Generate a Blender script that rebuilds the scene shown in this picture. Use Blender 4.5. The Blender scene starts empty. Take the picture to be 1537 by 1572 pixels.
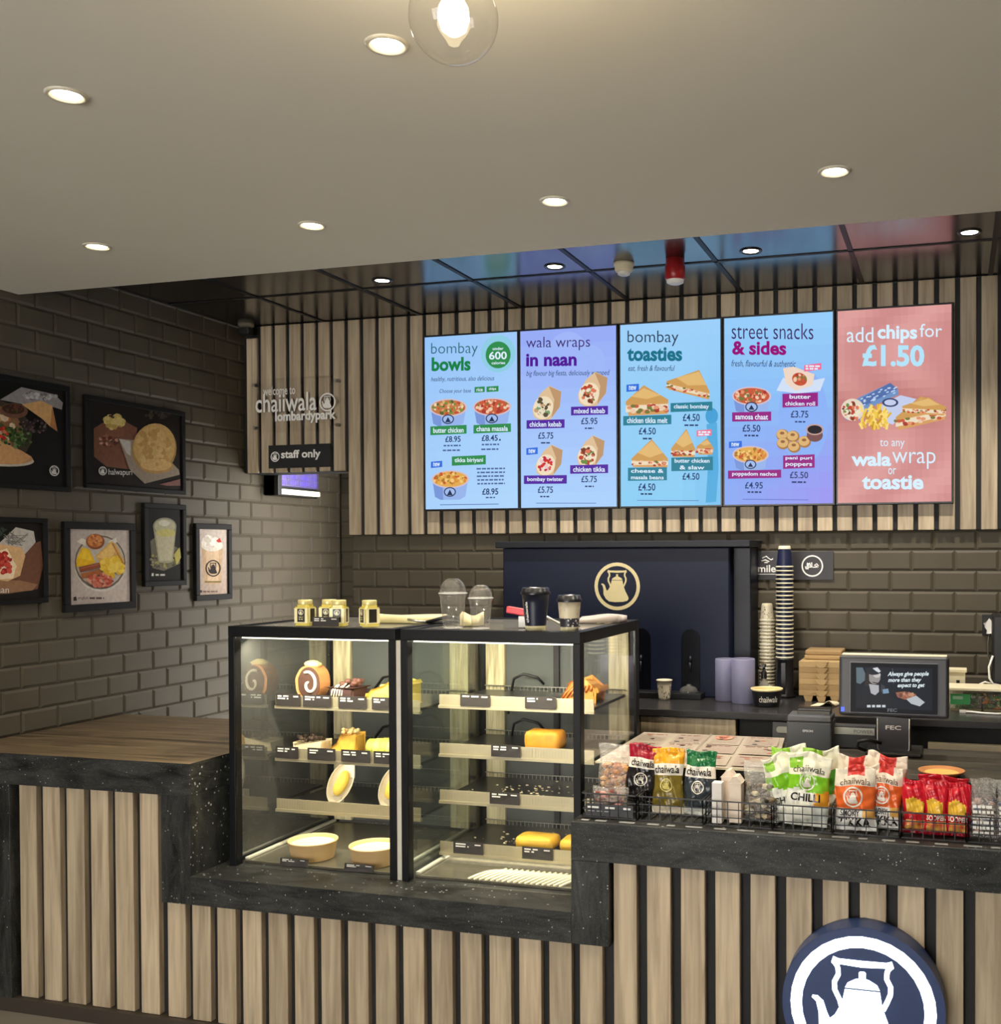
import bpy, bmesh, math, random
from mathutils import Vector, Matrix
import mathutils.geometry as mg

C = bpy.context.scene.collection
sc = bpy.context.scene
PI = math.pi
random.seed(7)

# ------------------------------------------------------------------ camera, world, exposure
EYE = 1.84
def make_camera():
    f, cx, cy = 1648.55, 1001.32, 870.55
    yaw, pit, rol = 0.27519, 0.014151, -0.003298
    fw = Vector((-math.sin(yaw)*math.cos(pit), math.cos(yaw)*math.cos(pit), -math.sin(pit)))
    rt = Vector((math.cos(yaw), math.sin(yaw), 0)); up = rt.cross(fw)
    r2 = rt*math.cos(rol) + up*math.sin(rol); u2 = up*math.cos(rol) - rt*math.sin(rol)
    cd = bpy.data.cameras.new('camera'); co = bpy.data.objects.new('camera', cd); C.objects.link(co)
    M = Matrix((r2, u2, -fw)).transposed().to_4x4(); M.translation = (0, -5.393, EYE)
    co.matrix_world = M
    cd.sensor_fit = 'HORIZONTAL'; cd.sensor_width = 36; cd.lens = f/1537*36
    cd.shift_x = (768.5-cx)/1537; cd.shift_y = (cy-786)/1537
    cd.clip_start = .05
    sc.camera = co
make_camera()
sc.view_settings.view_transform = 'Standard'; sc.view_settings.look = 'None'
sc.view_settings.exposure = 0.0; sc.view_settings.gamma = 1; sc.view_settings.use_curve_mapping = False
sc.cycles.use_denoising = True
sc.cycles.max_bounces = 10; sc.cycles.transparent_max_bounces = 24
sc.cycles.sample_clamp_indirect = 4.0
world = bpy.data.worlds.new('world'); sc.world = world; world.use_nodes = True
wb = world.node_tree.nodes['Background']
wb.inputs[0].default_value = (1.0, .97, .92, 1); wb.inputs[1].default_value = WORLD_STRENGTH = 11.0
def area(name, loc, rot, sx, sy, energy, col):
    l = bpy.data.lights.new(name, 'AREA'); l.shape = 'RECTANGLE'; l.size = sx; l.size_y = sy
    l.energy = energy; l.color = col
    o = bpy.data.objects.new(name, l); C.objects.link(o); o.location = loc; o.rotation_euler = rot
    return o
SPOT_W, SPOT_B = 46.0, 92.0          # spotlights in the white and in the black ceiling
SHELF_W = 1.1
CASE_W = 10.0           # led strips in the display cases
# daylight through the open shop front behind the photographer


# ------------------------------------------------------------------ colours and materials
def lin(c):
    c = c/255.0
    return c/12.92 if c <= .04045 else ((c+.055)/1.055)**2.4
def S(r, g=None, b=None):
    if isinstance(r, str): r, g, b = int(r[0:2], 16), int(r[2:4], 16), int(r[4:6], 16)
    return (lin(r), lin(g), lin(b), 1)
MATS = {}
def nodes(name):
    m = bpy.data.materials.new(name); m.use_nodes = True; nt = m.node_tree
    return m, nt, nt.nodes, nt.links, nt.nodes['Principled BSDF']
def mat(name, col, rough=.5, metal=0, spec=.5, var=.08, scale=30, bump=0, emit=0, alpha=None, coat=0):
    """plain surface: colour with a little procedural noise"""
    if name in MATS: return MATS[name]
    m, nt, N, L, b = nodes(name)
    tc = N.new('ShaderNodeTexCoord'); no = N.new('ShaderNodeTexNoise'); no.inputs['Scale'].default_value = scale; no.inputs['Detail'].default_value = 4
    L.new(tc.outputs['Object'], no.inputs['Vector'])
    mx = N.new('ShaderNodeMix'); mx.data_type = 'RGBA'
    mx.inputs[6].default_value = tuple(c*(1-var) for c in col[:3])+(1,); mx.inputs[7].default_value = tuple(min(1, c*(1+var)) for c in col[:3])+(1,)
    L.new(no.outputs['Fac'], mx.inputs[0]); L.new(mx.outputs[2], b.inputs['Base Color'])
    b.inputs['Roughness'].default_value = rough; b.inputs['Metallic'].default_value = metal
    b.inputs['Specular IOR Level'].default_value = spec
    if coat: b.inputs['Coat Weight'].default_value = coat
    if bump:
        bp = N.new('ShaderNodeBump'); bp.inputs['Strength'].default_value = bump; bp.inputs['Distance'].default_value = .004
        L.new(no.outputs['Fac'], bp.inputs['Height']); L.new(bp.outputs[0], b.inputs['Normal'])
    if emit:
        b.inputs['Emission Color'].default_value = col; b.inputs['Emission Strength'].default_value = emit
    MATS[name] = m; return m
def mat_print(name, rough=.35, emit=False, var=.06, scale=60, strength=1.0, spec=.5):
    """printed or displayed artwork: colour comes from the mesh's colour attribute"""
    if name in MATS: return MATS[name]
    m, nt, N, L, b = nodes(name)
    at = N.new('ShaderNodeAttribute'); at.attribute_name = 'Col'
    tc = N.new('ShaderNodeTexCoord'); no = N.new('ShaderNodeTexNoise'); no.inputs['Scale'].default_value = scale; no.inputs['Detail'].default_value = 3
    L.new(tc.outputs['Object'], no.inputs['Vector'])
    mr = N.new('ShaderNodeMapRange'); mr.inputs['To Min'].default_value = 1-var; mr.inputs['To Max'].default_value = 1+var
    L.new(no.outputs['Fac'], mr.inputs['Value'])
    vm = N.new('ShaderNodeVectorMath'); vm.operation = 'SCALE'
    L.new(at.outputs['Color'], vm.inputs[0]); L.new(mr.outputs[0], vm.inputs['Scale'])
    b.inputs['Roughness'].default_value = rough; b.inputs['Specular IOR Level'].default_value = spec
    if emit:
        b.inputs['Specular IOR Level'].default_value = .03
        b.inputs['Base Color'].default_value = (.01, .01, .01, 1)
        L.new(vm.outputs[0], b.inputs['Emission Color']); b.inputs['Emission Strength'].default_value = strength
    else: L.new(vm.outputs[0], b.inputs['Base Color'])
    MATS[name] = m; return m
def mat_glass(name, tint=(1, 1, 1, 1), ior=1.45, rough=0.0, boost=0.0, haze=0.0, crinkle=0.0):
    """thin clear sheet: fresnel reflection over see-through"""
    if name in MATS: return MATS[name]
    m, nt, N, L, b = nodes(name); N.remove(b)
    out = N['Material Output']; fr = N.new('ShaderNodeFresnel'); fr.inputs[0].default_value = ior
    tr = N.new('ShaderNodeBsdfTransparent'); tr.inputs[0].default_value = tint
    gl = N.new('ShaderNodeBsdfGlossy'); gl.inputs['Roughness'].default_value = rough
    ad = N.new('ShaderNodeMath'); ad.operation = 'ADD'; ad.use_clamp = True; ad.inputs[1].default_value = boost
    ge = N.new('ShaderNodeNewGeometry'); io = N.new('ShaderNodeMix'); io.data_type = 'FLOAT'
    io.inputs[2].default_value = ior; io.inputs[3].default_value = 1/ior
    L.new(ge.outputs['Backfacing'], io.inputs[0]); L.new(io.outputs[0], fr.inputs[0])
    L.new(fr.outputs[0], ad.inputs[0])
    mx = N.new('ShaderNodeMixShader'); L.new(ad.outputs[0], mx.inputs[0]); L.new(tr.outputs[0], mx.inputs[1]); L.new(gl.outputs[0], mx.inputs[2])
    if haze:
        df = N.new('ShaderNodeBsdfDiffuse'); df.inputs[0].default_value = (.85, .82, .76, 1)
        m2 = N.new('ShaderNodeMixShader'); m2.inputs[0].default_value = haze; L.new(mx.outputs[0], m2.inputs[1]); L.new(df.outputs[0], m2.inputs[2]); mx = m2
    if crinkle:
        tc = N.new('ShaderNodeTexCoord'); no = N.new('ShaderNodeTexNoise'); no.inputs['Scale'].default_value = 45; no.inputs['Detail'].default_value = 3; no.inputs['Distortion'].default_value = 1.5
        L.new(tc.outputs['Object'], no.inputs['Vector']); bp = N.new('ShaderNodeBump'); bp.inputs['Strength'].default_value = crinkle; bp.inputs['Distance'].default_value = .02
        L.new(no.outputs['Fac'], bp.inputs['Height']); L.new(bp.outputs[0], gl.inputs['Normal']); L.new(bp.outputs[0], fr.inputs['Normal'])
    L.new(mx.outputs[0], out.inputs[0]); MATS[name] = m; return m
def mat_emit(name, col, strength):
    if name in MATS: return MATS[name]
    m, nt, N, L, b = nodes(name)
    b.inputs['Base Color'].default_value = col; b.inputs['Emission Color'].default_value = col; b.inputs['Emission Strength'].default_value = strength
    MATS[name] = m; return m
def mat_wood(name, c1, c2, grain=(55, 55, 3.0), rough=.5, attr=True):
    m, nt, N, L, b = nodes(name)
    tc = N.new('ShaderNodeTexCoord'); mp = N.new('ShaderNodeMapping'); mp.inputs['Scale'].default_value = grain
    at = N.new('ShaderNodeAttribute'); at.attribute_name = 'Col'
    ad = N.new('ShaderNodeVectorMath'); ad.operation = 'MULTIPLY_ADD'
    ad.inputs[1].default_value = (7, 9, 11)
    L.new(at.outputs['Color'], ad.inputs[0]); L.new(tc.outputs['Object'], ad.inputs[2]); L.new(ad.outputs[0], mp.inputs['Vector'])
    n1 = N.new('ShaderNodeTexNoise'); n1.inputs['Scale'].default_value = 1; n1.inputs['Detail'].default_value = 6; n1.inputs['Distortion'].default_value = .6
    L.new(mp.outputs[0], n1.inputs['Vector'])
    mp2 = N.new('ShaderNodeMapping'); mp2.inputs['Scale'].default_value = tuple(g*.28 for g in grain); L.new(ad.outputs[0], mp2.inputs['Vector'])
    n2 = N.new('ShaderNodeTexNoise'); n2.inputs['Scale'].default_value = 1; n2.inputs['Detail'].default_value = 3; n2.inputs['Distortion'].default_value = 1.4; L.new(mp2.outputs[0], n2.inputs['Vector'])
    am = N.new('ShaderNodeMath'); am.operation = 'MULTIPLY_ADD'; am.inputs[1].default_value = .5
    hm = N.new('ShaderNodeMath'); hm.operation = 'MULTIPLY'; hm.inputs[1].default_value = .5; L.new(n2.outputs['Fac'], hm.inputs[0])
    L.new(n1.outputs['Fac'], am.inputs[0]); L.new(hm.outputs[0], am.inputs[2])
    cr = N.new('ShaderNodeValToRGB'); cr.color_ramp.elements[0].position = .34; cr.color_ramp.elements[0].color = c1
    cr.color_ramp.elements[1].position = .66; cr.color_ramp.elements[1].color = c2
    L.new(am.outputs[0], cr.inputs[0])
    mr = N.new('ShaderNodeMapRange'); mr.inputs['To Min'].default_value = .82; mr.inputs['To Max'].default_value = 1.15
    L.new(at.outputs['Fac'], mr.inputs['Value'])
    vm = N.new('ShaderNodeVectorMath'); vm.operation = 'SCALE'; L.new(cr.outputs[0], vm.inputs[0]); L.new(mr.outputs[0], vm.inputs['Scale'])
    L.new(vm.outputs[0], b.inputs['Base Color']); b.inputs['Roughness'].default_value = rough
    MATS[name] = m; return m
def mat_stone(name, c1, c2, stretch, flecks=1.0, rough=.35):
    """charcoal laminate with drawn-out streaks and white flecks"""
    m, nt, N, L, b = nodes(name)
    tc = N.new('ShaderNodeTexCoord'); mp = N.new('ShaderNodeMapping'); mp.inputs['Scale'].default_value = stretch
    L.new(tc.outputs['Object'], mp.inputs['Vector'])
    n1 = N.new('ShaderNodeTexNoise'); n1.inputs['Scale'].default_value = 1; n1.inputs['Detail'].default_value = 9; n1.inputs['Roughness'].default_value = .7; n1.inputs['Distortion'].default_value = .8
    L.new(mp.outputs[0], n1.inputs['Vector'])
    cr = N.new('ShaderNodeValToRGB'); cr.color_ramp.elements[0].position = .36; cr.color_ramp.elements[0].color = c1; cr.color_ramp.elements[1].position = .68; cr.color_ramp.elements[1].color = c2
    L.new(n1.outputs['Fac'], cr.inputs[0])
    vo = N.new('ShaderNodeTexVoronoi'); vo.inputs['Scale'].default_value = 80; L.new(tc.outputs['Object'], vo.inputs['Vector'])
    rnd = N.new('ShaderNodeMath'); rnd.operation = 'GREATER_THAN'; rnd.inputs[1].default_value = .87
    sp = N.new('ShaderNodeSeparateColor'); L.new(vo.outputs['Color'], sp.inputs[0]); L.new(sp.outputs[0], rnd.inputs[0])
    d = N.new('ShaderNodeMath'); d.operation = 'LESS_THAN'; L.new(vo.outputs['Distance'], d.inputs[0])
    ds = N.new('ShaderNodeMath'); ds.operation = 'MULTIPLY'; ds.inputs[1].default_value = .36; L.new(sp.outputs[1], ds.inputs[0]); L.new(ds.outputs[0], d.inputs[1])
    fl = N.new('ShaderNodeMath'); fl.operation = 'MULTIPLY'; L.new(rnd.outputs[0], fl.inputs[0]); L.new(d.outputs[0], fl.inputs[1])
    n3 = N.new('ShaderNodeTexNoise'); n3.inputs['Scale'].default_value = 260; L.new(tc.outputs['Object'], n3.inputs['Vector'])
    g3 = N.new('ShaderNodeMapRange'); g3.inputs['From Min'].default_value = .63; g3.inputs['From Max'].default_value = .80; g3.inputs['To Max'].default_value = .45; L.new(n3.outputs['Fac'], g3.inputs['Value'])
    mxm = N.new('ShaderNodeMath'); mxm.operation = 'MAXIMUM'; L.new(fl.outputs[0], mxm.inputs[0]); L.new(g3.outputs[0], mxm.inputs[1])
    sc_ = N.new('ShaderNodeMath'); sc_.operation = 'MULTIPLY'; sc_.inputs[1].default_value = flecks; L.new(mxm.outputs[0], sc_.inputs[0])
    mx = N.new('ShaderNodeMix'); mx.data_type = 'RGBA'; mx.inputs[7].default_value = (.5, .5, .5, 1)
    L.new(sc_.outputs[0], mx.inputs[0]); L.new(cr.outputs[0], mx.inputs[6]); L.new(mx.outputs[2], b.inputs['Base Color'])
    b.inputs['Roughness'].default_value = rough; b.inputs['Specular IOR Level'].default_value = .25
    MATS[name] = m; return m

M_tile = mat('tile_glaze', S(86, 79, 66), .5, spec=.2, var=.16, scale=5)
M_grout = mat('grout', S(58, 54, 48), .9)
M_white = mat('ceiling_paint', S(224, 221, 210), .8, var=.02, scale=2)
M_dark = mat('ceiling_black_gloss', S(34, 33, 33), .19, var=.1, scale=3, spec=.5)
M_dark.node_tree.nodes['Principled BSDF'].inputs['IOR'].default_value = 2.8
M_tbar = mat('ceiling_grid_black', S(12, 12, 13), .5)
M_black = mat('black_powder_coat', S(22, 22, 24), .35, scale=80)
M_board = mat('black_backing', S(24, 24, 25), .7)
M_mattblack = mat('matt_black', S(26, 26, 28), .65)
M_navy = mat('navy_panel', S(22, 29, 52), .45, spec=.25)
M_steel = mat('brushed_steel', S(190, 188, 180), .28, metal=1, var=.06, scale=120)
M_cream = mat('cream_plastic', S(232, 222, 190), .5)
M_whitep = mat('white_plastic', S(236, 234, 228), .4)
M_print = mat_print('print')
M_poster = mat_print('poster_print', rough=.6, var=.28, scale=55, spec=.12)
M_gloss = mat_print('glossy_print', rough=.22)
M_screen = mat_print('screen_picture', emit=True, rough=.25, var=.02)
M_wood = mat_wood('oak_slat', S(150, 132, 109), S(203, 186, 157))
M_glass = mat_glass('case_glass')
M_clear = mat_glass('clear_plastic', ior=1.5, boost=.08, haze=.07, rough=.04)
M_film = mat_glass('crinkled_film', ior=1.5, boost=.10, haze=.16, rough=.12, crinkle=.8)
M_stone = mat_stone('charcoal_laminate', S(17, 18, 18), S(66, 67, 65), (5, 9, 22), .9, .42)
M_stoneV = mat_stone('charcoal_laminate_upright', S(17, 18, 18), S(66, 67, 65), (22, 9, 5), .9, .42)
M_top = mat_stone('worktop_laminate', S(54, 45, 34), S(138, 119, 92), (1.6, 24, 20), .12, .34)
M_top_dim = mat_stone('worktop_laminate_dim', S(36, 34, 31), S(88, 82, 72), (1.6, 24, 20), .15, .34)  # worktop laminate again, dimmer light over the till put into its colours

# ------------------------------------------------------------------ mesh builder
class MB:
    def __init__(s): s.v = []; s.f = []; s.c = []; s.m = []; s.sm = []
    def face(s, idx, col=(1, 1, 1, 1), m=0, smooth=False):
        s.f.append(tuple(idx)); s.c.append(col); s.m.append(m); s.sm.append(smooth)
    def add(s, vs, fs, col=(1, 1, 1, 1), m=0, smooth=False):
        n = len(s.v); s.v.extend([tuple(p) for p in vs])
        for f in fs: s.face([n+i for i in f], col, m, smooth)
        return s
    def box(s, x0, x1, y0, y1, z0, z1, col=(1, 1, 1, 1), m=0):
        v = [(x, y, z) for z in (z0, z1) for y in (y0, y1) for x in (x0, x1)]
        return s.add(v, [(0, 2, 3, 1), (4, 5, 7, 6), (0, 1, 5, 4), (2, 6, 7, 3), (0, 4, 6, 2), (1, 3, 7, 5)], col, m)
    def obox(s, c, ax, ay, az, col=(1, 1, 1, 1), m=0):
        """box about c with half-extent vectors"""
        c, ax, ay, az = map(Vector, (c, ax, ay, az))
        v = [c+ax*i+ay*j+az*k for k in (-1, 1) for j in (-1, 1) for i in (-1, 1)]
        return s.add(v, [(0, 2, 3, 1), (4, 5, 7, 6), (0, 1, 5, 4), (2, 6, 7, 3), (0, 4, 6, 2), (1, 3, 7, 5)], col, m)
    def bar(s, a, b, r, col=(1, 1, 1, 1), m=0, n=4):
        a, b = Vector(a), Vector(b); d = (b-a).normalized()
        u = d.cross(Vector((0, 0, 1)));
        if u.length < .01: u = d.cross(Vector((1, 0, 0)))
        u.normalize(); w = d.cross(u)
        vs = [p+(u*math.cos(2*PI*(k+.5)/n)+w*math.sin(2*PI*(k+.5)/n))*r for p in (a, b) for k in range(n)]
        fs = [(k, (k+1) % n, n+(k+1) % n, n+k) for k in range(n)]+[tuple(range(n))[::-1], tuple(range(n, 2*n))]
        return s.add(vs, fs, col, m, n > 6)
    def tube(s, pts, r, n=8, col=(1, 1, 1, 1), m=0, closed=False):
        pts = [Vector(p) for p in pts]; N = len(pts); vs = []; prev = None
        for i, p in enumerate(pts):
            d = (pts[(i+1) % N if closed else min(i+1, N-1)]-pts[(i-1) if closed else max(i-1, 0)]).normalized()
            if prev is None:
                u = d.cross(Vector((0, 0, 1)))
                if u.length < .05: u = d.cross(Vector((1, 0, 0)))
            else: u = prev-d*prev.dot(d)
            u.normalize(); prev = u; w = d.cross(u); rr = r[i] if isinstance(r, (list, tuple)) else r
            vs += [p+(u*math.cos(2*PI*k/n)+w*math.sin(2*PI*k/n))*rr for k in range(n)]
        fs = []
        for i in range(N if closed else N-1):
            j = (i+1) % N
            fs += [(i*n+k, i*n+(k+1) % n, j*n+(k+1) % n, j*n+k) for k in range(n)]
        if not closed: fs += [tuple(range(n))[::-1], tuple(range((N-1)*n, N*n))]
        return s.add(vs, fs, col, m, True)
    def lathe(s, prof, c=(0, 0, 0), n=28, cols=None, ms=None, smooth=True, sx=1, sy=1):
        """prof: [(radius, z)] turned about the upright axis through c"""
        base = len(s.v)
        for r, z in prof:
            for k in range(n): s.v.append((c[0]+sx*r*math.cos(2*PI*k/n), c[1]+sy*r*math.sin(2*PI*k/n), c[2]+z))
        for i in range(len(prof)-1):
            col = cols[i] if cols else (1, 1, 1, 1); mm = ms[i] if ms else 0
            for k in range(n):
                s.face((base+i*n+k, base+i*n+(k+1) % n, base+(i+1)*n+(k+1) % n, base+(i+1)*n+k), col, mm, smooth)
        return s
    def disc(s, c, r, n=28, col=(1, 1, 1, 1), m=0, up=True):
        vs = [(c[0]+r*math.cos(2*PI*k/n), c[1]+r*math.sin(2*PI*k/n), c[2]) for k in range(n)]
        return s.add(vs, [tuple(range(n)) if up else tuple(range(n))[::-1]], col, m)
    def prism(s, poly, a, b, axis='y', col=(1, 1, 1, 1), m=0):
        """poly in the two other axes, pushed from a to b along axis"""
        def P(p, t): return {'y': (p[0], t, p[1]), 'x': (t, p[0], p[1]), 'z': (p[0], p[1], t)}[axis]
        n = len(poly); vs = [P(p, a) for p in poly]+[P(p, b) for p in poly]
        fs = [(i, (i+1) % n, n+(i+1) % n, n+i) for i in range(n)]
        tri = mg.tessellate_polygon([[Vector((p[0], p[1], 0)) for p in poly]])
        fs += [tuple(t) for t in tri]+[tuple(n+i for i in t[::-1]) for t in tri]
        return s.add(vs, fs, col, m)
    def blob(s, c, rx, ry, rz, n=14, rough=.12, seed=0, col=(1, 1, 1, 1), m=0, flat=False):
        rnd = random.Random(seed); base = len(s.v); rows = n//2
        ph = [rnd.uniform(0, 6.28) for _ in range(6)]
        for i in range(rows+1):
            th = PI*i/rows
            for k in range(n):
                a = 2*PI*k/n
                w = 1+rough*(math.sin(3*a+ph[0]+2*th)+.7*math.sin(5*a+ph[1]-3*th)+.5*math.sin(4*th+ph[2]))*math.sin(th)
                z = math.cos(th)*rz*w
                if flat: z = max(z, -rz*.55)
                s.v.append((c[0]+rx*w*math.sin(th)*math.cos(a), c[1]+ry*w*math.sin(th)*math.sin(a), c[2]+z))
        for i in range(rows):
            for k in range(n): s.face((base+i*n+k, base+(i+1)*n+k, base+(i+1)*n+(k+1) % n, base+i*n+(k+1) % n), col, m, True)
        return s
    def text(s, txt, O, ux, uy, box, col=(1, 1, 1, 1), m=0, bold=0, shear=0, thick=0, fit='box', fn=None):
        """letters fitted to box (x0,y0,x1,y1) along ux / uy from O"""
        vs, fs = glyphs(txt, bold, shear)
        xs = [v[0] for v in vs]; ys = [v[1] for v in vs]; ax, bx, ay, by = min(xs), max(xs), min(ys), max(ys)
        x0, y0, x1, y1 = box; O, ux, uy = Vector(O), Vector(ux), Vector(uy)
        Pm = []
        for v in vs:
            a = x0+(v[0]-ax)/(bx-ax)*(x1-x0); b = y0+(v[1]-ay)/(by-ay)*(y1-y0)
            Pm.append(fn(a, b) if fn else O+ux*a+uy*b)
        return s.add(Pm, fs, col, m)
    def build(s, name, mats, parent=None, root=None, bevel=0, seg=2, sub=0, loc=None):
        me = bpy.data.meshes.new(name)
        if not isinstance(mats, (list, tuple)): mats = [mats]
        if parent is not None: off = ROOT.get(parent.name, Vector((0, 0, 0)))
        elif loc is not None: off = Vector(loc)
        else:
            xs, ys, zs = zip(*s.v); off = Vector(((min(xs)+max(xs))/2, (min(ys)+max(ys))/2, min(zs)))
        me.from_pydata([tuple(Vector(p)-off) for p in s.v], [], s.f)
        for mm in mats: me.materials.append(mm)
        ca = me.color_attributes.new('Col', 'FLOAT_COLOR', 'CORNER'); buf = []
        for f, c in zip(s.f, s.c): buf += list(c)*len(f)
        ca.data.foreach_set('color', buf)
        me.polygons.foreach_set('material_index', s.m); me.polygons.foreach_set('use_smooth', s.sm)
        me.validate(); me.update()
        o = bpy.data.objects.new(name, me); C.objects.link(o)
        if parent is not None: o.parent = parent; ROOT[o.name] = off
        else: o.location = off; ROOT[o.name] = off
        if bevel:
            b = o.modifiers.new('bevel', 'BEVEL'); b.width = bevel; b.segments = seg; b.limit_method = 'ANGLE'; b.angle_limit = .7
        if sub:
            b = o.modifiers.new('sub', 'SUBSURF'); b.levels = sub; b.render_levels = sub
        return o
ROOT = {}
_gl = {}
def glyphs(txt, bold, shear):
    k = (txt, bold, shear)
    if k not in _gl:
        cu = bpy.data.curves.new('t', 'FONT'); cu.body = txt; cu.size = 1; cu.offset = bold; cu.shear = shear; cu.resolution_u = 3; cu.fill_mode = 'FRONT'
        o = bpy.data.objects.new('t', cu); C.objects.link(o)
        dg = bpy.context.evaluated_depsgraph_get(); me = bpy.data.meshes.new_from_object(o.evaluated_get(dg))
        _gl[k] = ([tuple(v.co) for v in me.vertices], [tuple(p.vertices) for p in me.polygons])
        bpy.data.meshes.remove(me); bpy.data.objects.remove(o); bpy.data.curves.remove(cu)
    return _gl[k]
def tag(o, label, cat, group=None, kind=None):
    if label: o['label'] = label
    if cat: o['category'] = cat
    if group: o['group'] = group
    if kind: o['kind'] = kind
    return o
def thing(name, label, cat, loc, group=None, rz=0):
    o = bpy.data.objects.new(name, None); C.objects.link(o); o.location = loc; o.rotation_euler = (0, 0, rz); o.empty_display_size = .05
    ROOT[o.name] = Vector(loc) if not rz else Vector((0, 0, 0))
    return tag(o, label, cat, group)
def struct(o): o['kind'] = 'structure'; return o
def dup(o, loc, label=None, group=None, rz=None):
    r = o.copy(); C.objects.link(r); r.location = loc
    if label: r['label'] = label
    if group: r['group'] = group
    if rz is not None: r.rotation_euler = (0, 0, rz)
    for ch in o.children:
        c = ch.copy(); C.objects.link(c); c.parent = r
        for g in ch.children:
            d = g.copy(); C.objects.link(d); d.parent = c
    return r

# flat artwork on a board: traced points are mapped into the board's own width and height
class Art:
    def __init__(s, O, ux, uy, n, W, H, quad=None):
        s.O, s.ux, s.uy, s.n, s.W, s.H = Vector(O), Vector(ux), Vector(uy), Vector(n), W, H
        s.mb = MB(); s.k = 0; s.q = quad
    def m(s, x, y):
        if s.q is None: return x, y
        (ax, ay), (bx, by), (cx, cy), (dx, dy) = s.q   # TL TR BR BL
        t = .5; u = .5
        for _ in range(4):
            xl = ax+(dx-ax)*t; xr = bx+(cx-bx)*t; u = (x-xl)/(xr-xl)
            yt = ay+(by-ay)*u; yb = dy+(cy-dy)*u; t = (y-yt)/(yb-yt)
        return u, t
    def P(s, x, y):
        u, t = s.m(x, y); return s.O+s.ux*(u*s.W)-s.uy*(t*s.H)+s.n*(.0006+.00025*s.k)
    def poly(s, pts, col, clip=True):
        s.k += 1
        ps = [s.P(*p) for p in pts]
        tri = mg.tessellate_polygon([[Vector(((p-s.O).dot(s.ux), (p-s.O).dot(s.uy), 0)) for p in ps]])
        fs = []
        for t in tri:
            a, b, c = (ps[i] for i in t)
            fs.append(tuple(t) if (b-a).cross(c-a).dot(s.n) > 0 else tuple(t[::-1]))
        s.mb.add(ps, fs, col)
    def rect(s, x0, y0, x1, y1, col): s.poly([(x0, y0), (x1, y0), (x1, y1), (x0, y1)], col)
    def ell(s, cx, cy, rx, ry, col, n=24, a0=0, a1=2*PI, rot=0):
        full = abs(a1-a0) > 6.28
        pts = []
        for k in range(n if full else n+1):
            a = a0+(a1-a0)*k/n; x, y = rx*math.cos(a), ry*math.sin(a)
            pts.append((cx+x*math.cos(rot)-y*math.sin(rot), cy+x*math.sin(rot)+y*math.cos(rot)))
        s.poly(pts, col)
    def line(s, pts, w, col):
        for a, b in zip(pts, pts[1:]):
            dx, dy = b[0]-a[0], b[1]-a[1]; l = math.hypot(dx, dy) or 1; nx, ny = -dy/l*w/2, dx/l*w/2
            s.poly([(a[0]+nx, a[1]+ny), (b[0]+nx, b[1]+ny), (b[0]-nx, b[1]-ny), (a[0]-nx, a[1]-ny)], col); s.k -= 1
        s.k += 1
    def blobs(s, cx, cy, rx, ry, cols, n, r, seed=1, asp=1.0):
        rnd = random.Random(seed)
        for i in range(n):
            a = rnd.uniform(0, 2*PI); q = math.sqrt(rnd.random())
            rr = r*rnd.uniform(.6, 1.3)
            s.ell(cx+rx*q*math.cos(a), cy+ry*q*math.sin(a), rr, rr*asp*rnd.uniform(.6, 1), rnd.choice(cols), 7, rot=rnd.uniform(0, 3))
            s.k -= .9
        s.k += 1
    def text(s, txt, x0, y0, x1, y1, col, bold=0, shear=0):
        s.k += 1
        k = s.k
        s.mb.text(txt, (0, 0, 0), (1, 0, 0), (0, 1, 0), (x0, y1, x1, y0), col, bold=bold, shear=shear, fn=lambda a, b: s.P(a, b))
    def bars(s, x0, y0, x1, h, col, seed=0, gap=.25):
        """illegible small print as word-length strokes"""
        rnd = random.Random(seed); x = x0; s.k += 1
        while x < x1-h*.3:
            w = min(rnd.uniform(1.2, 3.2)*h, x1-x)
            k = s.k; s.rect(x, y0, x+w, y0+h, col); s.k = k; x += w+h*.6
    def kettle(s, cx, cy, r, col, ring=True, asp=1.0, ringw=.14, hole=None):
        A = lambda x, y: (cx+x*r, cy-y*r*asp)
        if ring:
            for i in range(32):
                a, b = 2*PI*i/32, 2*PI*(i+1)/32; q = 1-ringw
                s.poly([A(math.cos(a), math.sin(a)), A(math.cos(b), math.sin(b)), A(q*math.cos(b), q*math.sin(b)), A(q*math.cos(a), q*math.sin(a))], col); s.k -= 1
            s.k += 1
        for poly in KETTLE: s.poly([A(*p) for p in poly], col); s.k -= 1
        s.k += 1
    def build(s, name, material, parent): return s.mb.build(name, material, parent)
def stroke(pts, w):
    L_, R_ = [], []
    for i, p in enumerate(pts):
        a = pts[max(i-1, 0)]; b = pts[min(i+1, len(pts)-1)]; dx, dy = b[0]-a[0], b[1]-a[1]; l = math.hypot(dx, dy)
        L_.append((p[0]-dy/l*w/2, p[1]+dx/l*w/2)); R_.append((p[0]+dy/l*w/2, p[1]-dx/l*w/2))
    return L_+R_[::-1]
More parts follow.
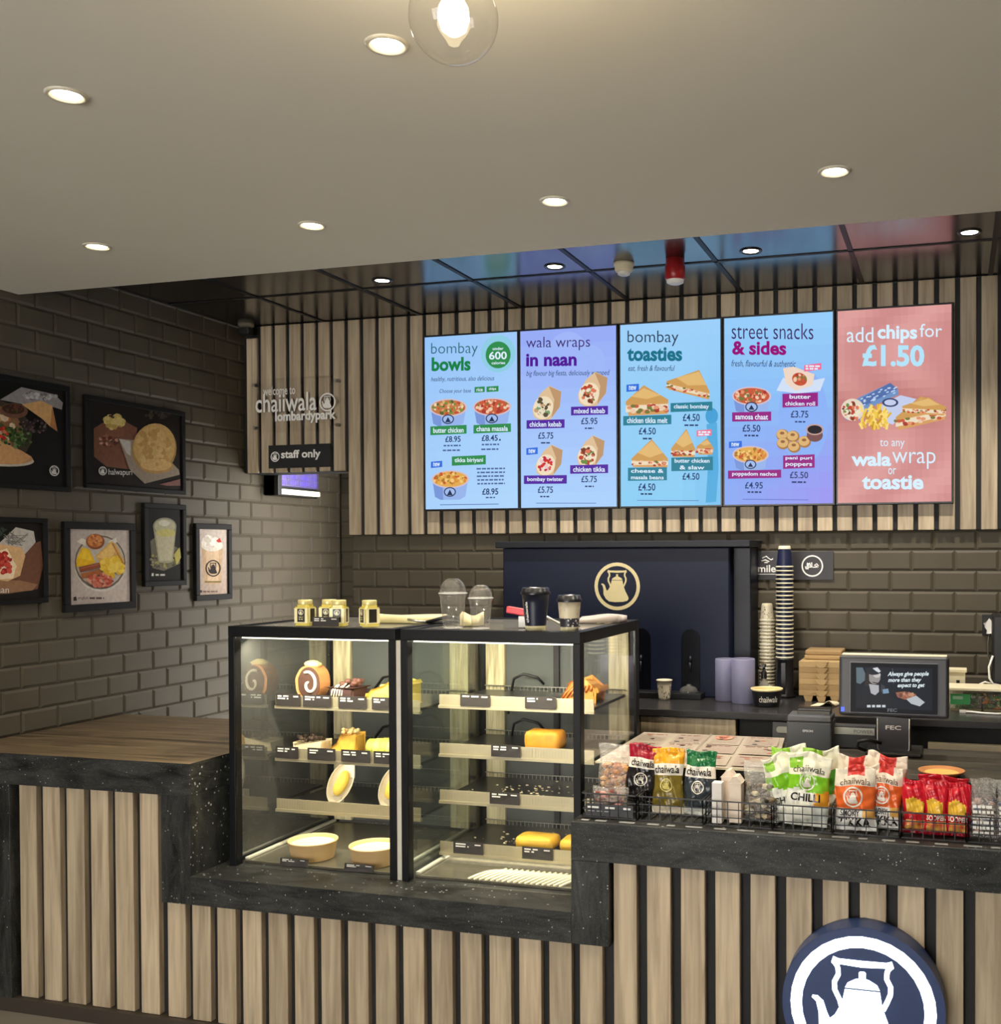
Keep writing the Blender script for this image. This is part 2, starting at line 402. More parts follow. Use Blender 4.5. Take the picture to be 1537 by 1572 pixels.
KETTLE = [
    [(-.24, .245), (.24, .245), (.27, .05), (.36, -.2), (.49, -.45), (.50, -.52), (.44, -.60), (.25, -.645), (-.1, -.66), (-.36, -.63), (-.50, -.52), (-.60, -.34), (-.605, -.12), (-.64, .03), (-.70, .08), (-.69, .115), (-.62, .115), (-.54, .05), (-.49, -.1), (-.45, -.19), (-.38, -.13), (-.32, -.02), (-.27, .1)],
    [(-.24, .265), (.24, .265), (.20, .34), (.09, .40), (.045, .41), (.05, .49), (.03, .51), (-.03, .51), (-.05, .49), (-.045, .41), (-.09, .40), (-.20, .34)],
    [(-.43, .60), (-.40, .69), (-.33, .665), (0, .66), (.33, .665), (.40, .69), (.43, .60), (.38, .55), (.32, .585), (0, .565), (-.32, .585), (-.38, .55)],
    stroke([(-.36, .6), (-.335, .52), (-.33, .44), (-.385, .33), (-.38, .22), (-.31, .08), (-.29, .0)], .07),
    stroke([(.36, .6), (.335, .52), (.33, .44), (.385, .33), (.38, .22), (.33, .1), (.28, .0)], .07),
]

# ================================================================== THE SETTING
XL = -3.974                       # tiled side wall
TW, TH = .2025, .10018
CEIL, CEIL2 = 2.983, 3.150
def clipi(a, b, lo, hi): return max(a, lo), min(b, hi)
def tiles(mb, fix, axis, u0, u1, z0, z1, uph, zph, out):
    """bevelled metro tiles, running bond, standing proud of the grout towards 'out'"""
    g, bv, h = .0013, .011, .006
    j0 = math.floor((zph-z1)/TH); j1 = math.ceil((zph-z0)/TH)
    for j in range(j0, j1):
        za, zb = zph-(j+1)*TH+g, zph-j*TH-g
        za, zb = max(za, z0), min(zb, z1)
        if zb-za < .012: continue
        sh = uph+(.5*TW if j % 2 else 0)
        for i in range(math.floor((u0-sh)/TW), math.ceil((u1-sh)/TW)+1):
            ua, ub = max(sh+i*TW+g, u0), min(sh+(i+1)*TW-g, u1)
            if ub-ua < .012: continue
            b = min(bv, (ub-ua)/3, (zb-za)/3)
            pts = [(ua, za, 0), (ub, za, 0), (ub, zb, 0), (ua, zb, 0), (ua+b, za+b, h), (ub-b, za+b, h), (ub-b, zb-b, h), (ua+b, zb-b, h)]
            if axis == 'y': vs = [(fix+out*p[2], p[0], p[1]) for p in pts]
            else: vs = [(p[0], fix+out*p[2], p[1]) for p in pts]
            mb.add(vs, [(4, 5, 6, 7), (0, 1, 5, 4), (1, 2, 6, 5), (2, 3, 7, 6), (3, 0, 4, 7)])
Zb = .1035+EYE; Zl = .9048+EYE
w = MB(); w.box(XL-.16, XL-.006, -9, 1.2, 0, 3.3, m=1); tiles(w, XL-.006, 'y', -4.6, .983, 0, CEIL2, -1.5886, Zl, 1)
struct(w.build('wall_left', [M_tile, M_grout]))
w = MB(); w.box(-3.291, 2.6, .006, .15, 0, 3.3, m=1); tiles(w, .006, 'x', -3.291, 2.6, .9, 1.94, -.71154, Zb, -1)
struct(w.build('wall_back', [M_tile, M_grout]))
w = MB(); w.box(XL, -3.10, .989, 1.15, 0, 3.3, m=1); tiles(w, .989, 'x', XL, -3.10, 0, CEIL2, XL+.1, Zl, -1)
struct(w.build('wall_passage', [M_tile, M_grout]))
w = MB(); w.box(XL, -3.291, .02, .15, 2.303, 3.3); struct(w.build('wall_lintel', M_board))
w = MB(); w.box(2.6, 2.75, -9, .15, 0, 3.3); struct(w.build('wall_right', mat('side_wall_paint', S(120, 114, 104), .8)))
w = MB(); w.box(XL-.1, 2.75, -9, 1.2, -.1, 0); struct(w.build('floor', mat('floor_tile', S(120, 114, 106), .45, scale=4)))
w = MB(); w.box(XL, 2.6, -9, -1.58, CEIL, 3.3); struct(w.build('ceiling', M_white))
w = MB(); w.box(XL, 2.6, -1.58, 1.15, CEIL2, 3.3)
for x in [-3.44+.6*k for k in range(11)]: w.box(x-.011, x+.011, -1.58, 0, CEIL2-.004, CEIL2+.01, m=1)
for y in (-1.235, -.635, -.012): w.box(XL, 2.6, y-.009, y+.009, CEIL2-.004, CEIL2+.01, m=1)
struct(w.build('ceiling_back', [M_dark, M_tbar]))
# shop front behind the photographer: tall panes in dark frames on the left, solid wall added on the right to darken that side
w = MB(); w.box(-.2, 2.6, -9.1, -8.97, 0, 3.3); struct(w.build('wall_front_blocker', mat('side_wall_paint', S(120, 114, 104), .8)))
w = MB()
for k in range(4): w.box(XL+k*1.25-.03, XL+k*1.25+.03, -9.05, -8.97, 0, CEIL)
w.box(XL, -.2, -9.05, -8.97, 0, .25); w.box(XL, -.2, -9.05, -8.97, 2.2, 2.26); w.box(XL, -.2, -9.05, -8.97, 2.85, CEIL)
wf = struct(w.build('window_1', M_black)); w = MB(); w.box(XL, -.2, -9.013, -9.007, .25, 2.85); w.build('pane', M_glass, wf)
# oak slat cladding above the tiles
def vcol(): r = random.random(); return (r, r, r, 1)
w = MB(); w.box(-3.291, 2.6, -.024, .0055, 1.941, CEIL2-.005, m=1)
x = -2.797-.0972*5
xs = []
while x < 2.55:
    xs.append(x); x += .0972+.0006*(x > -1.9)*0
for x in xs:
    if x > -3.30: w.box(x, x+.0745, -.040, -.024, 1.941, CEIL2-.005, vcol())
struct(w.build('trim_1', [M_wood, M_board], bevel=.0025, seg=1))
w = MB(); w.box(XL+.004, -3.292, -.024, .0195, 2.303, CEIL2-.005, m=1)
for k in range(7):
    x = -3.283-.0945*(k+1)
    w.box(x, x+.0715, -.040, -.024, 2.303, CEIL2-(.07 if k == 6 else .005), vcol())
struct(w.build('trim_2', [M_wood, M_board], bevel=.0025, seg=1))

# ================================================================== CEILING LIGHTS
M_lens = mat_emit('lamp_lens', (1, .90, .70, 1), 26)
M_ring = mat('lamp_ring', S(214, 208, 190), .3, var=.02)
M_ringb = mat('lamp_ring_black', S(30, 30, 30), .3, var=.02)
def downlight(x, y, z, label, group, ring):
    t = thing('recessed_spotlight', label, 'ceiling light', (x, y, z), group)
    a = MB(); a.lathe([(.030, .02), (.030, .004), (.036, -.001), (.040, -.0055), (.046, -.006), (.050, -.002), (.050, 0)], (x, y, z), 28); a.build('trim_ring', ring, t)
    a = MB(); a.disc((x, y, z-.0012), .033, 24, up=False); a.build('lens', M_lens, t)
    l = bpy.data.lights.new('lamp', 'SPOT'); l.energy = SPOT_W if ring is M_ring else SPOT_B*(.4 if x < -2.5 else 1); l.color = (1, .87, .66) if ring is M_ring else (1, .92, .80); l.spot_size = 2.0; l.spot_blend = .7; l.shadow_soft_size = .03
    o = bpy.data.objects.new('lamp', l); C.objects.link(o); o.parent = t; o.location = (0, 0, -.012)
for x, y, s in ((-2.13, -3.20, 'nearer row, at upper left'), (-1.23, -3.215, 'nearer row, beside the glass globe'),
                (-3.07, -2.095, 'leftmost of the far row of four'), (-2.16, -2.095, 'second from the left of the far row of four'),
                (-1.255, -2.10, 'third from the left of the far row of four'), (-.35, -2.12, 'rightmost of the far row of four')):
    downlight(x, y, CEIL, 'spotlight in white ceiling, '+s, 'spotlights in the white ceiling', M_ring)
for x, y, s in ((-2.654, -.755, 'leftmost, near the slatted corner'), (-1.768, -.757, 'left of the smoke detector'), (-.858, -.755, 'right of the red alarm sounder'), (.056, -.77, 'rightmost, above the pink screen')):
    downlight(x, y, CEIL2, 'spotlight in the black ceiling over the back counter, '+s, 'spotlights in the black ceiling', M_ringb)
# pendant globe
t = thing('pendant_lamp', 'clear glass globe pendant with a glowing bulb hanging from the white ceiling', 'pendant lamp', (-.853, -3.65, CEIL))
gc = (-.853, -3.65, 2.783); R_ = .0775
a = MB(); a.lathe([(.0, 0), (.05, 0), (.05, -.02), (.0, -.022)], (gc[0], gc[1], CEIL), 24); a.build('ceiling_rose', M_black, t)
a = MB(); a.bar((gc[0], gc[1], CEIL-.02), (gc[0], gc[1], gc[2]+R_+.035), .003, n=8); a.build('cord', M_black, t)
a = MB(); a.lathe([(.0, R_+.04), (.018, R_+.038), (.02, R_-.02), (.0, R_-.022)], gc, 20); a.build('lamp_holder', M_black, t)
a = MB(); a.lathe([(.001+R_*math.sin(PI*k/24), R_*math.cos(PI*k/24)) for k in range(2, 25)], gc, 40); a.build('globe', mat_glass('globe_glass', ior=1.5), t)
a = MB(); a.lathe([(.012, .056), (.014, .04), (.026, .018), (.028, .0), (.022, -.02), (.010, -.029), (.0005, -.031)], gc, 24); a.build('bulb', mat_emit('bulb_glow', (1, .80, .48, 1), 14), t)
l = bpy.data.lights.new('lamp', 'POINT'); l.energy = 9; l.color = (1, .80, .5); l.shadow_soft_size = .03
o = bpy.data.objects.new('lamp', l); C.objects.link(o); o.parent = t; o.location = (0, 0, gc[2]-CEIL-.05)
# things on the black ceiling
t = thing('smoke_detector', 'white round smoke detector on the black ceiling', 'smoke detector', (-1.448, -.72, CEIL2))
a = MB(); a.lathe([(.0, 0), (.047, 0), (.047, -.012), (.042, -.016), (.042, -.032), (.036, -.04), (0, -.041)], (-1.448, -.72, CEIL2), 28); a.build('housing', M_cream, t)
a = MB(); a.lathe([(.030, -.0395), (.028, -.052), (.018, -.057), (0, -.058)], (-1.448, -.72, CEIL2), 24); a.build('sensor_cap', M_whitep, t)
t = thing('alarm_sounder', 'red cylindrical alarm sounder with white beacon base under the black ceiling', 'alarm', (-1.208, -.72, CEIL2))
a = MB(); a.lathe([(.0, 0), (.042, 0), (.042, -.03), (.046, -.034), (.046, -.088), (.04, -.094), (0, -.095)], (-1.208, -.72, CEIL2), 28); a.build('body', mat('alarm_red', S(170, 34, 36), .35), t)
a = MB(); a.lathe([(.040, -.0935), (.038, -.106), (.026, -.112), (0, -.113)], (-1.208, -.72, CEIL2), 24); a.build('beacon', M_whitep, t)
t = thing('motion_sensor', 'small grey motion sensor in the ceiling corner above the slats', 'sensor', (-3.90, -.10, CEIL2))
a = MB(); a.lathe([(.0, 0), (.045, 0), (.045, -.012), (.034, -.022), (0, -.024)], (-3.90, -.10, CEIL2), 24); a.build('base', mat('sensor_grey', S(120, 112, 96), .5), t)
a = MB(); a.box(-3.935, -3.865, -.13, -.075, CEIL2-.064, CEIL2-.0235); a.build('head', M_mattblack, t, bevel=.008)

# ================================================================== SERVICE COUNTER
YC = -1.97
def wtop(a, x0, x1, y0, y1, z0, z1):
    a.box(x0, x1, y0, y1, z0, z1); a.m[-5] = 1
t = thing('service_counter', 'long shop counter of charcoal laminate with upright oak slats on its front', 'counter', (-1.2, -1.5, 0))
a = MB(); wtop(a, XL+.003, -2.788, YC, -.985, .919, 1.043); a.build('raised_worktop', [M_stone, M_top], t)
a = MB(); a.box(-2.921, -2.7885, YC+.0005, -1.0, .508, .9188); a.build('stone_upright', M_stoneV, t, bevel=.002)
a = MB(); a.box(XL+.003, -3.645, YC+.001, -1.3, .056, .9188); a.build('stone_upright', M_stoneV, t, bevel=.002)
a = MB(); a.box(-2.7883, -1.2572, YC+.0003, -1.0, .508, .615); a.box(-2.9212, -2.788, YC+.0008, -1.0, .5075, .5085); a.build('display_sill', M_stone, t, bevel=.002)
a = MB(); a.box(-1.257, -1.121, YC+.0005, -1.0, .508, .7935); a.build('stone_upright', M_stoneV, t, bevel=.002)
a = MB(); a.box(-1.257, 2.3, YC, -1.62, .7938, .925); a.build('till_ledge', M_stone, t, bevel=.002)
a = MB(); a.box(-1.2565, 2.3, -1.6199, -1.04, .7938, 1.020); a.build('riser', M_mattblack, t)
a = MB(); wtop(a, -1.257, 2.3, -1.63, -1.03, 1.0201, 1.060); a.build('till_worktop', [M_stone, M_top_dim], t)
a = MB(); a.box(XL+.003, 2.3, -1.914, -1.0, .056, .5074); a.box(-3.6445, -2.9215, -1.914, -1.0, .5074, .9187); a.box(-1.1205, 2.3, -1.914, -1.0, .5074, .7935); a.build('backing_board', M_board, t)
def slats(name, x, pitch, n, z1, wd=.083):
    a = MB()
    for k in range(n): a.box(x+k*pitch, x+k*pitch+wd, -1.942, -1.9135, .0565, z1, vcol())
    a.build(name, M_wood, t, bevel=.002, seg=1)
slats('slat_panel', -3.624, .1164, 6, .9186, .084)
slats('slat_panel', -2.918, .1121, 16, .5073, .082)
slats('slat_panel', -1.114, .1175, 29, .7936, .082)
a = MB(); a.box(XL+.003, 2.3, -1.965, -1.0, 0, .056); a.build('plinth', mat('plinth_brown', S(58, 50, 42), .5), t, bevel=.002)
# glowing round sign on the counter front
sx_, sz_ = -.276, .425
t = thing('illuminated_sign', 'round black drum sign with a glowing white kettle and ring on the counter front', 'sign', (sx_, -1.945, sz_-.26))
a = MB(); n_ = 64; rr = .250
pts = [(sx_+rr*math.cos(2*PI*k/n_), sz_+rr*math.sin(2*PI*k/n_)) for k in range(n_)]
a.prism(pts, -1.9425, -2.035, 'y'); a.build('drum', mat('sign_navy', S(46, 64, 108), .4), t, bevel=.003)
ar = Art((sx_, -2.0352, sz_), (1, 0, 0), (0, 0, 1), (0, -1, 0), 1, 1)
ar.kettle(0, 0, .223, (1, 1, 1, 1), ringw=.16); ar.build('kettle_and_ring', mat_emit('sign_glow', (.86, .95, 1, 1), 3.2), t)

# ================================================================== DISPLAY CASES
M_side = mat_glass('tinted_side_glass', tint=(.36, .42, .44, 1), boost=.20, haze=.05)
M_div = mat_glass('divider_glass', tint=(.93, .95, .94, 1), boost=.02)
def light_bar(a, x0, x1, y, z): a.box(x0, x1, y-.012, y+.012, z-.012, z)
M_led = mat_emit('led_strip', (1, .93, .72, 1), 3)
M_tray = mat('black_tray', S(40, 40, 40), .3, var=.2, scale=12)
M_reflwood = mat_wood('reflected_woodgrain', S(150, 138, 100), S(240, 230, 190), (60, 60, 5), .5)
M_rear = mat('rear_door_glass', S(96, 100, 98), .12, var=.15, scale=3)
M_base = mat('case_floor_steel', S(112, 108, 94), .25, metal=.4, scale=8)
def display_case(x0, x1, label, shelves, sx0, sx1, tray, left_panel):
    y0, y1, z0, z1 = -1.81, -1.075, .6155, 1.556
    t = thing('display_case', label, 'display case', ((x0+x1)/2, (y0+y1)/2, z0), 'heated display cases on the counter')
    a = MB(); p = .042
    a.box(x0, x1, y0, y0+p, z1-p, z1); a.box(x0, x1, y1-p, y1, z1-p, z1)
    a.box(x0, x0+p, y0+p, y1-p, z1-p, z1); a.box(x1-p, x1, y0+p, y1-p, z1-p, z1)
    for xx in (x0, x1-.028): 
        a.box(xx, xx+.028, y0, y0+.042, z0, z1-p); a.box(xx, xx+.028, y1-.042, y1, z0, z1-p)
    a.build('frame', mat('case_black', S(9, 10, 14), .45, spec=.25), t, bevel=.002)
    a = MB(); a.box(x0+p, x1-p, y0+p, y1-p, z1-.014, z1-.004); a.build('top_glass', mat_glass('top_glass', tint=(.72, .74, .66, 1), boost=.10, haze=.10), t)
    a = MB(); a.box(x0+.0285, x1-.0285, y0+.006, y0+.012, z0+.001, z1-p-.001); a.build('front_glass', M_glass, t)
    for i_, xx in enumerate((x0+.006, x1-.012)):
        a = MB(); a.box(xx, xx+.006, y0+.043, y1-.043, z0+.02, z1-p-.001)
        a.build('side_glass', M_glass if (i_ and not left_panel) else (M_side if (left_panel and not i_) else M_div), t)
        a = MB(); a.box(xx+(.022 if not i_ else -.034), xx+(.040 if not i_ else -.016), y0+.055, y1-.055, z0+.0125, z0+.022); a.build('floor_rail', mat('rail_pale', S(206, 204, 188), .35), t, bevel=.002)
    a = MB(); a.box(x0+.029, x1-.029, y1-.03, y1-.02, z0+.02, z1-p-.001); a.build('rear_door', M_rear, t)
    for xx in (x0+.03, x1-.12):  # woodgrain strips stand in for slats reflected in the rear glass
        a = MB(); a.box(xx, xx+.088, y1-.048, y1-.0305, z0+.02, z1-p-.002, vcol()); a.build('rear_reflection_strip', M_reflwood, t, bevel=.002)
    xm = (x0+x1)/2
    a = MB(); a.box(xm-.012, xm+.012, y1-.048, y1-.0305, z0+.02, z1-p-.002); a.build('rear_meeting_rail', M_mattblack, t)
    a = MB(); a.box(x0+.0285, x1-.0285, y0+.05, y1-.05, z0+.0005, z0+.012); a.build('case_floor', M_base, t, bevel=.002)
    a = MB(); a.box(x0+.03, x1-.03, y0+.046, y0+.072, z1-p-.009, z1-p-.0005); a.build('light_strip', M_led, t)
    l = bpy.data.lights.new('lamp', 'AREA'); l.shape = 'RECTANGLE'; l.size = x1-x0-.08; l.size_y = .05; l.energy = CASE_W; l.color = (1, .92, .70)
    o = bpy.data.objects.new('lamp', l); C.objects.link(o); o.parent = t; o.location = (0, y0+.085-(y0+y1)/2, z1-p-.025-z0); o.rotation_euler = (.42, 0, 0)
    for zz in shelves:
        s_ = MB(); s_.box(sx0, sx1, -1.545, -1.14, zz-.012, zz); sh = s_.build('shelf', tray, t, bevel=.002)
        e = MB(); e.box(sx0-.006, sx1+.006, -1.562, -1.5455, zz-.022, zz-.010); e.box(sx0-.004, sx1+.004, -1.556, -1.5530, zz-.010, zz+.032)
        for k in range(int((sx1-sx0)/.012)): e.box(sx0+.012*k, sx0+.012*k+.005, -1.5568, -1.5560, zz-.008, zz+.028)
        e.build('ticket_rail', mat('rail_steel', S(190, 180, 150), .3, metal=.6), sh, bevel=.001)
        l = bpy.data.lights.new('lamp', 'AREA'); l.shape = 'RECTANGLE'; l.size = sx1-sx0-.06; l.size_y = .02; l.energy = SHELF_W; l.color = (1, .92, .70)
        o = bpy.data.objects.new('lamp', l); C.objects.link(o); o.parent = sh; o.location = ((sx0+sx1)/2-ROOT[sh.name].x, -1.53-ROOT[sh.name].y, zz-.016-ROOT[sh.name].z); o.rotation_euler = (.45, 0, 0)
        g = MB()
        for k in range(34):
            xx = sx0+.02+(sx1-sx0-.04)*k/33; g.bar((xx, -1.139, zz-.01), (xx, -1.139, zz+.018), .0018)
        g.bar((sx0, -1.139, zz+.018), (sx1, -1.139, zz+.018), .0025); g.bar((sx0, -1.139, zz-.006), (sx1, -1.139, zz-.006), .0025)
        g.build('rear_wire_guard', M_steel, sh)
        for xx in (sx0+.10, sx1-.10):
            b_ = MB(); b_.prism([(-1.1385, zz-.012), (-1.3, zz-.0125), (-1.3, zz-.02), (-1.1385, zz-.06)], xx-.003, xx+.003, 'x'); b_.build('bracket', M_black, sh)
    return t
case_left = display_case(-2.735, -2.008, 'left heated glass display case with cakes and puddings on its shelves', (1.222, 1.005, .795), -2.697, -2.045, M_tray, True)
case_right = display_case(-1.986, -1.277, 'right heated glass display case with mostly empty black trays and pasties', (1.250, 1.058, .874, .670), -1.953, -1.318, M_tray, False)
a = MB(); a.box(-2.0075, -1.9865, -1.803, -1.790, .6165, 1.512); a.build('joint_strip', mat('strip_pale', S(200, 196, 184), .4), case_left)
a = MB()
for zz in (1.25, 1.058): a.tube([(-1.84, -1.15, zz-.10), (-1.82, -1.16, zz+.0), (-1.80, -1.18, zz+.055), (-1.76, -1.17, zz+.075), (-1.70, -1.16, zz+.06), (-1.68, -1.14, zz+.03)], .006, 7)
a.build('probe_cable', M_black, case_right)
a = MB()
for zz in (1.222, 1.005): a.tube([(-2.50, -1.15, zz-.08), (-2.47, -1.16, zz+.02), (-2.42, -1.18, zz+.07), (-2.36, -1.17, zz+.085), (-2.30, -1.15, zz+.05)], .006, 7)
a.build('probe_cable', M_black, case_left)
# cream ribs shaped like stripes reflected in the floor of the right-hand case
a = MB()
for k in range(17):
    x = -1.74+k*.0225
    a.tube([(min(x+.09*math.sin(s*1.35), -1.312), -1.757+s*.15, .6277+.012*math.sin(PI*min(1, s*1.2))) for s in [i/8 for i in range(9)]], .0052, 6)
a.build('reflection_ribs', mat('reflection_cream', S(238, 230, 200), .4), case_right)

# ================================================================== MENU SCREENS
def lerp(a, b, t): return tuple(a[i]+(b[i]-a[i])*t for i in range(3))+(1,)
def grad(ar, fn, nx=8, ny=12):
    q, ar.q = ar.q, None
    for i in range(nx):
        for j in range(ny):
            ar.rect(i/nx, j/ny, (i+1)/nx, (j+1)/ny, fn((i+.5)/nx, (j+.5)/ny)); ar.k -= 1
    ar.k += 1; ar.q = q
INK = S(40, 62, 110); WHT = S(225, 240, 255)
FOOD = [S(196, 120, 70), S(222, 176, 120), S(120, 140, 60), S(190, 80, 50), S(236, 214, 180), S(90, 100, 50)]
FOODR = [S(200, 90, 60), S(226, 150, 110), S(170, 60, 50), S(236, 200, 170), S(120, 120, 60)]
BIRY = [S(226, 170, 80), S(214, 140, 60), S(240, 200, 120), S(170, 120, 50), S(200, 90, 50)]
WRAPF = [S(190, 70, 50), S(220, 120, 90), S(110, 140, 70), S(236, 226, 200), S(120, 60, 40)]
def bowl(ar, cx, cy, w, cols, seed, h=None, logo=True):
    h = h or w*.42
    ar.poly([(cx-w*.47, cy), (cx+w*.47, cy), (cx+w*.40, cy+h*.85), (cx+w*.25, cy+h), (cx-w*.25, cy+h), (cx-w*.40, cy+h*.85)], S(150, 180, 235))
    ar.poly([(cx-w*.47, cy), (cx-w*.2, cy), (cx-w*.18, cy+h), (cx-w*.25, cy+h), (cx-w*.40, cy+h*.85)], S(120, 150, 215))
    ar.ell(cx, cy, w*.5, w*.24, S(210, 190, 200)); ar.ell(cx, cy, w*.455, w*.205, cols[0])
    ar.blobs(cx, cy, w*.42, w*.17, cols, 70, w*.045, seed)
    if logo:
        for i in range(14):
            a, b = PI*(.1+.8*i/14)*1.0+PI*.55, PI*(.1+.8*(i+1)/14)+PI*.55
        ar.ell(cx, cy+h*.62, w*.16, w*.13, S(50, 60, 90)); ar.ell(cx, cy+h*.62, w*.13, w*.10, S(160, 188, 238))
        ar.poly([(cx-w*.075, cy+h*.78), (cx, cy+h*.5), (cx+w*.075, cy+h*.78)], S(35, 45, 80))
def wrap(ar, cx, cy, w, cols, seed):
    ar.poly([(cx-w*.5, cy+w*.1), (cx-w*.2, cy-w*.45), (cx+w*.12, cy-w*.72), (cx+w*.55, cy-w*.5), (cx+w*.5, cy+w*.05), (cx+w*.18, cy+w*.5), (cx-w*.2, cy+w*.55), (cx-w*.45, cy+w*.4)], S(222, 190, 150))
    ar.poly([(cx+w*.1, cy-w*.7), (cx+w*.55, cy-w*.5), (cx+w*.5, cy+w*.05), (cx+w*.2, cy+w*.45), (cx+w*.3, cy-w*.2)], S(190, 150, 110))
    ar.ell(cx-w*.1, cy+w*.08, w*.36, w*.42, S(240, 222, 190), rot=.3)
    ar.blobs(cx-w*.1, cy+w*.08, w*.26, w*.33, cols, 40, w*.075, seed)
def toastie(ar, pts, seed):
    (x0, y0), (x1, y1), (x2, y2), d = pts
    ar.poly([(x0, y0), (x1, y1), (x2, y2), (x2-d*.05, y2+d), (x0+d*.2, y0+d)], S(214, 160, 96))
    ar.poly([(x0, y0+d*.3), (x2, y2+d*.3), (x2, y2+d*.75), (x0, y0+d*.75)], S(236, 220, 190))
    rnd = random.Random(seed)
    for i in range(26):
        t = rnd.random(); ar.ell(x0+(x2-x0)*t, y0+(y2-y0)*t+d*rnd.uniform(.25, .8), d*.2, d*.13, rnd.choice(FOODR), 7); ar.k -= .9
    ar.k += 1
    ar.poly([(x0, y0), (x1, y1), (x2, y2), (x2, y2+d*.22), (x0, y0+d*.22)], S(206, 156, 88))
    ar.poly([(x0+(x1-x0)*.3, y0+(y1-y0)*.3), (x1, y1+d*.2), (x2+(x1-x2)*.3, y2+(y1-y2)*.3), ((x0+x2)/2, (y0+y2)/2-d*.1)], S(226, 184, 116))
def pill(ar, txt, x0, y0, x1, y1, col, lines=None, tcol=WHT, sk=-.05):
    dy = (x1-x0)*sk
    ar.poly([(x0, y0), (x1, y0+dy), (x1, y1+dy), (x0, y1)], col)
    ls = lines or [txt]; h = (y1-y0)/len(ls)
    for i, l in enumerate(ls):
        m_ = (x1-x0)*(.08 if len(l) > 6 else .2)
        ar.text(l, x0+m_, y0+h*i+h*.22+dy/2, x1-m_, y0+h*(i+1)-h*.18+dy/2, tcol, bold=.02)
GREEN, PURP, TEAL, MAG = S(48, 140, 78), S(84, 40, 160), S(44, 128, 150), S(150, 34, 130)
BLU = S(50, 110, 220)
def screen(x0, x1, z0, z1, label, quad):
    t = thing('menu_screen', label, 'screen', ((x0+x1)/2, -.0405, z0), 'portrait menu screens in a row on the slats')
    a = MB(); a.box(x0-.010, x1+.010, -.0795, -.0415, z0-.010, z1+.010); a.build('bezel', mat('screen_bezel', S(24, 25, 30), .3), t, bevel=.003)
    return t, Art((x0, -.0797, z1), (1, 0, 0), (0, 0, 1), (0, -1, 0), x1-x0, z1-z0, quad)
Z0, Z1 = 2.076, 3.012
# 1
t, ar = screen(-2.784, -2.242, Z0, Z1, 'menu screen of rice bowls with green labels, leftmost of the five', [(68, 95), (795, 62), (803, 1475), (82, 1477)])
grad(ar, lambda u, v: lerp(S(150, 196, 248), S(176, 214, 252), (u*.3+v*.7)))
rnd = random.Random(3)
ar.ell(650, 235, 134, 150, S(142, 205, 228)); ar.ell(650, 245, 97, 108, GREEN)
ar.text('under', 608, 182, 692, 206, WHT, bold=.02); ar.text('600', 580, 218, 718, 282, WHT, bold=.02); ar.text('calories', 600, 298, 705, 320, WHT, bold=.02)
ar.text('bombay', 122, 140, 492, 255, S(28, 96, 110), bold=-.01); ar.text('bowls', 126, 256, 436, 368, S(20, 128, 70), bold=.035)
ar.text('healthy, nutritious, also delicious', 122, 412, 622, 460, INK, shear=.25)
ar.text('Choose your base', 190, 512, 440, 552, INK, shear=.2)
pill(ar, 'rice', 468, 500, 548, 545, GREEN); pill(ar, 'chips', 562, 498, 655, 542, GREEN)
bowl(ar, 262, 662, 300, FOOD, 1, 150); bowl(ar, 608, 662, 300, FOODR, 2, 150)
pill(ar, 'butter chicken', 124, 812, 412, 882, GREEN, sk=-.03); pill(ar, 'chana masala', 466, 806, 756, 874, GREEN, sk=-.03)
ar.text('£8.95', 244, 892, 366, 940, INK, bold=.02); ar.text('£8.45', 530, 888, 655, 936, INK, bold=.02); ar.ell(672, 928, 7, 8, INK)
for y, x in ((962, 232), (1000, 226)): ar.bars(x, y, x+135, 12, S(70, 96, 150), int(x))
for y, x in ((958, 532), (996, 528)): ar.bars(x, y, x+135, 12, S(70, 96, 150), int(x))
pill(ar, 'tikka biriyani', 298, 1056, 564, 1130, GREEN, sk=-.03); pill(ar, 'new', 132, 1096, 222, 1146, BLU, sk=-.08)
bowl(ar, 286, 1238, 300, BIRY, 4, 165)
for k in range(5): ar.bars(490+rnd.uniform(0, 20), 1152+k*30, 715, 12, S(70, 96, 150), k)
ar.text('£8.95', 540, 1316, 664, 1368, INK, bold=.02); ar.bars(568, 1384, 640, 11, S(70, 96, 150), 9)
ar.rect(210, 1440, 668, 1446, S(90, 120, 180)); ar.build('display', M_screen, t)
# 2
t, ar = screen(-2.223, -1.690, Z0, Z1, 'menu screen of naan wraps with purple labels, second from the left', [(510, 225), (975, 203), (980, 1085), (520, 1093)])
grad(ar, lambda u, v: lerp(S(150, 168, 246), S(172, 210, 252), v**.8))
ar.ell(745, 330, 95, 100, S(160, 182, 248)); ar.ell(850, 380, 75, 85, S(158, 184, 248)); ar.ell(640, 360, 80, 70, S(158, 182, 248))
ar.text('wala wraps', 540, 253, 852, 322, S(60, 40, 110), bold=-.005); ar.text('in naan', 540, 335, 788, 398, S(80, 20, 150), bold=.035)
ar.text('big flavour big fiesta, deliciously wrapped', 542, 418, 946, 452, INK, shear=.25)
wrap(ar, 640, 590, 135, [S(120, 160, 110), S(90, 80, 60), S(230, 220, 190), S(200, 160, 120)], 5); wrap(ar, 862, 525, 135, WRAPF, 6)
pill(ar, 'chicken kebab', 546, 662, 732, 704, PURP, sk=-.02); pill(ar, 'mixed kebab', 763, 598, 940, 640, PURP, sk=-.02)
ar.text('£5.95', 812, 652, 890, 684, INK, bold=.015); ar.text('£5.75', 604, 722, 678, 754, INK, bold=.015)
ar.bars(830, 700, 872, 7, INK, 1); ar.bars(618, 770, 662, 7, INK, 2)
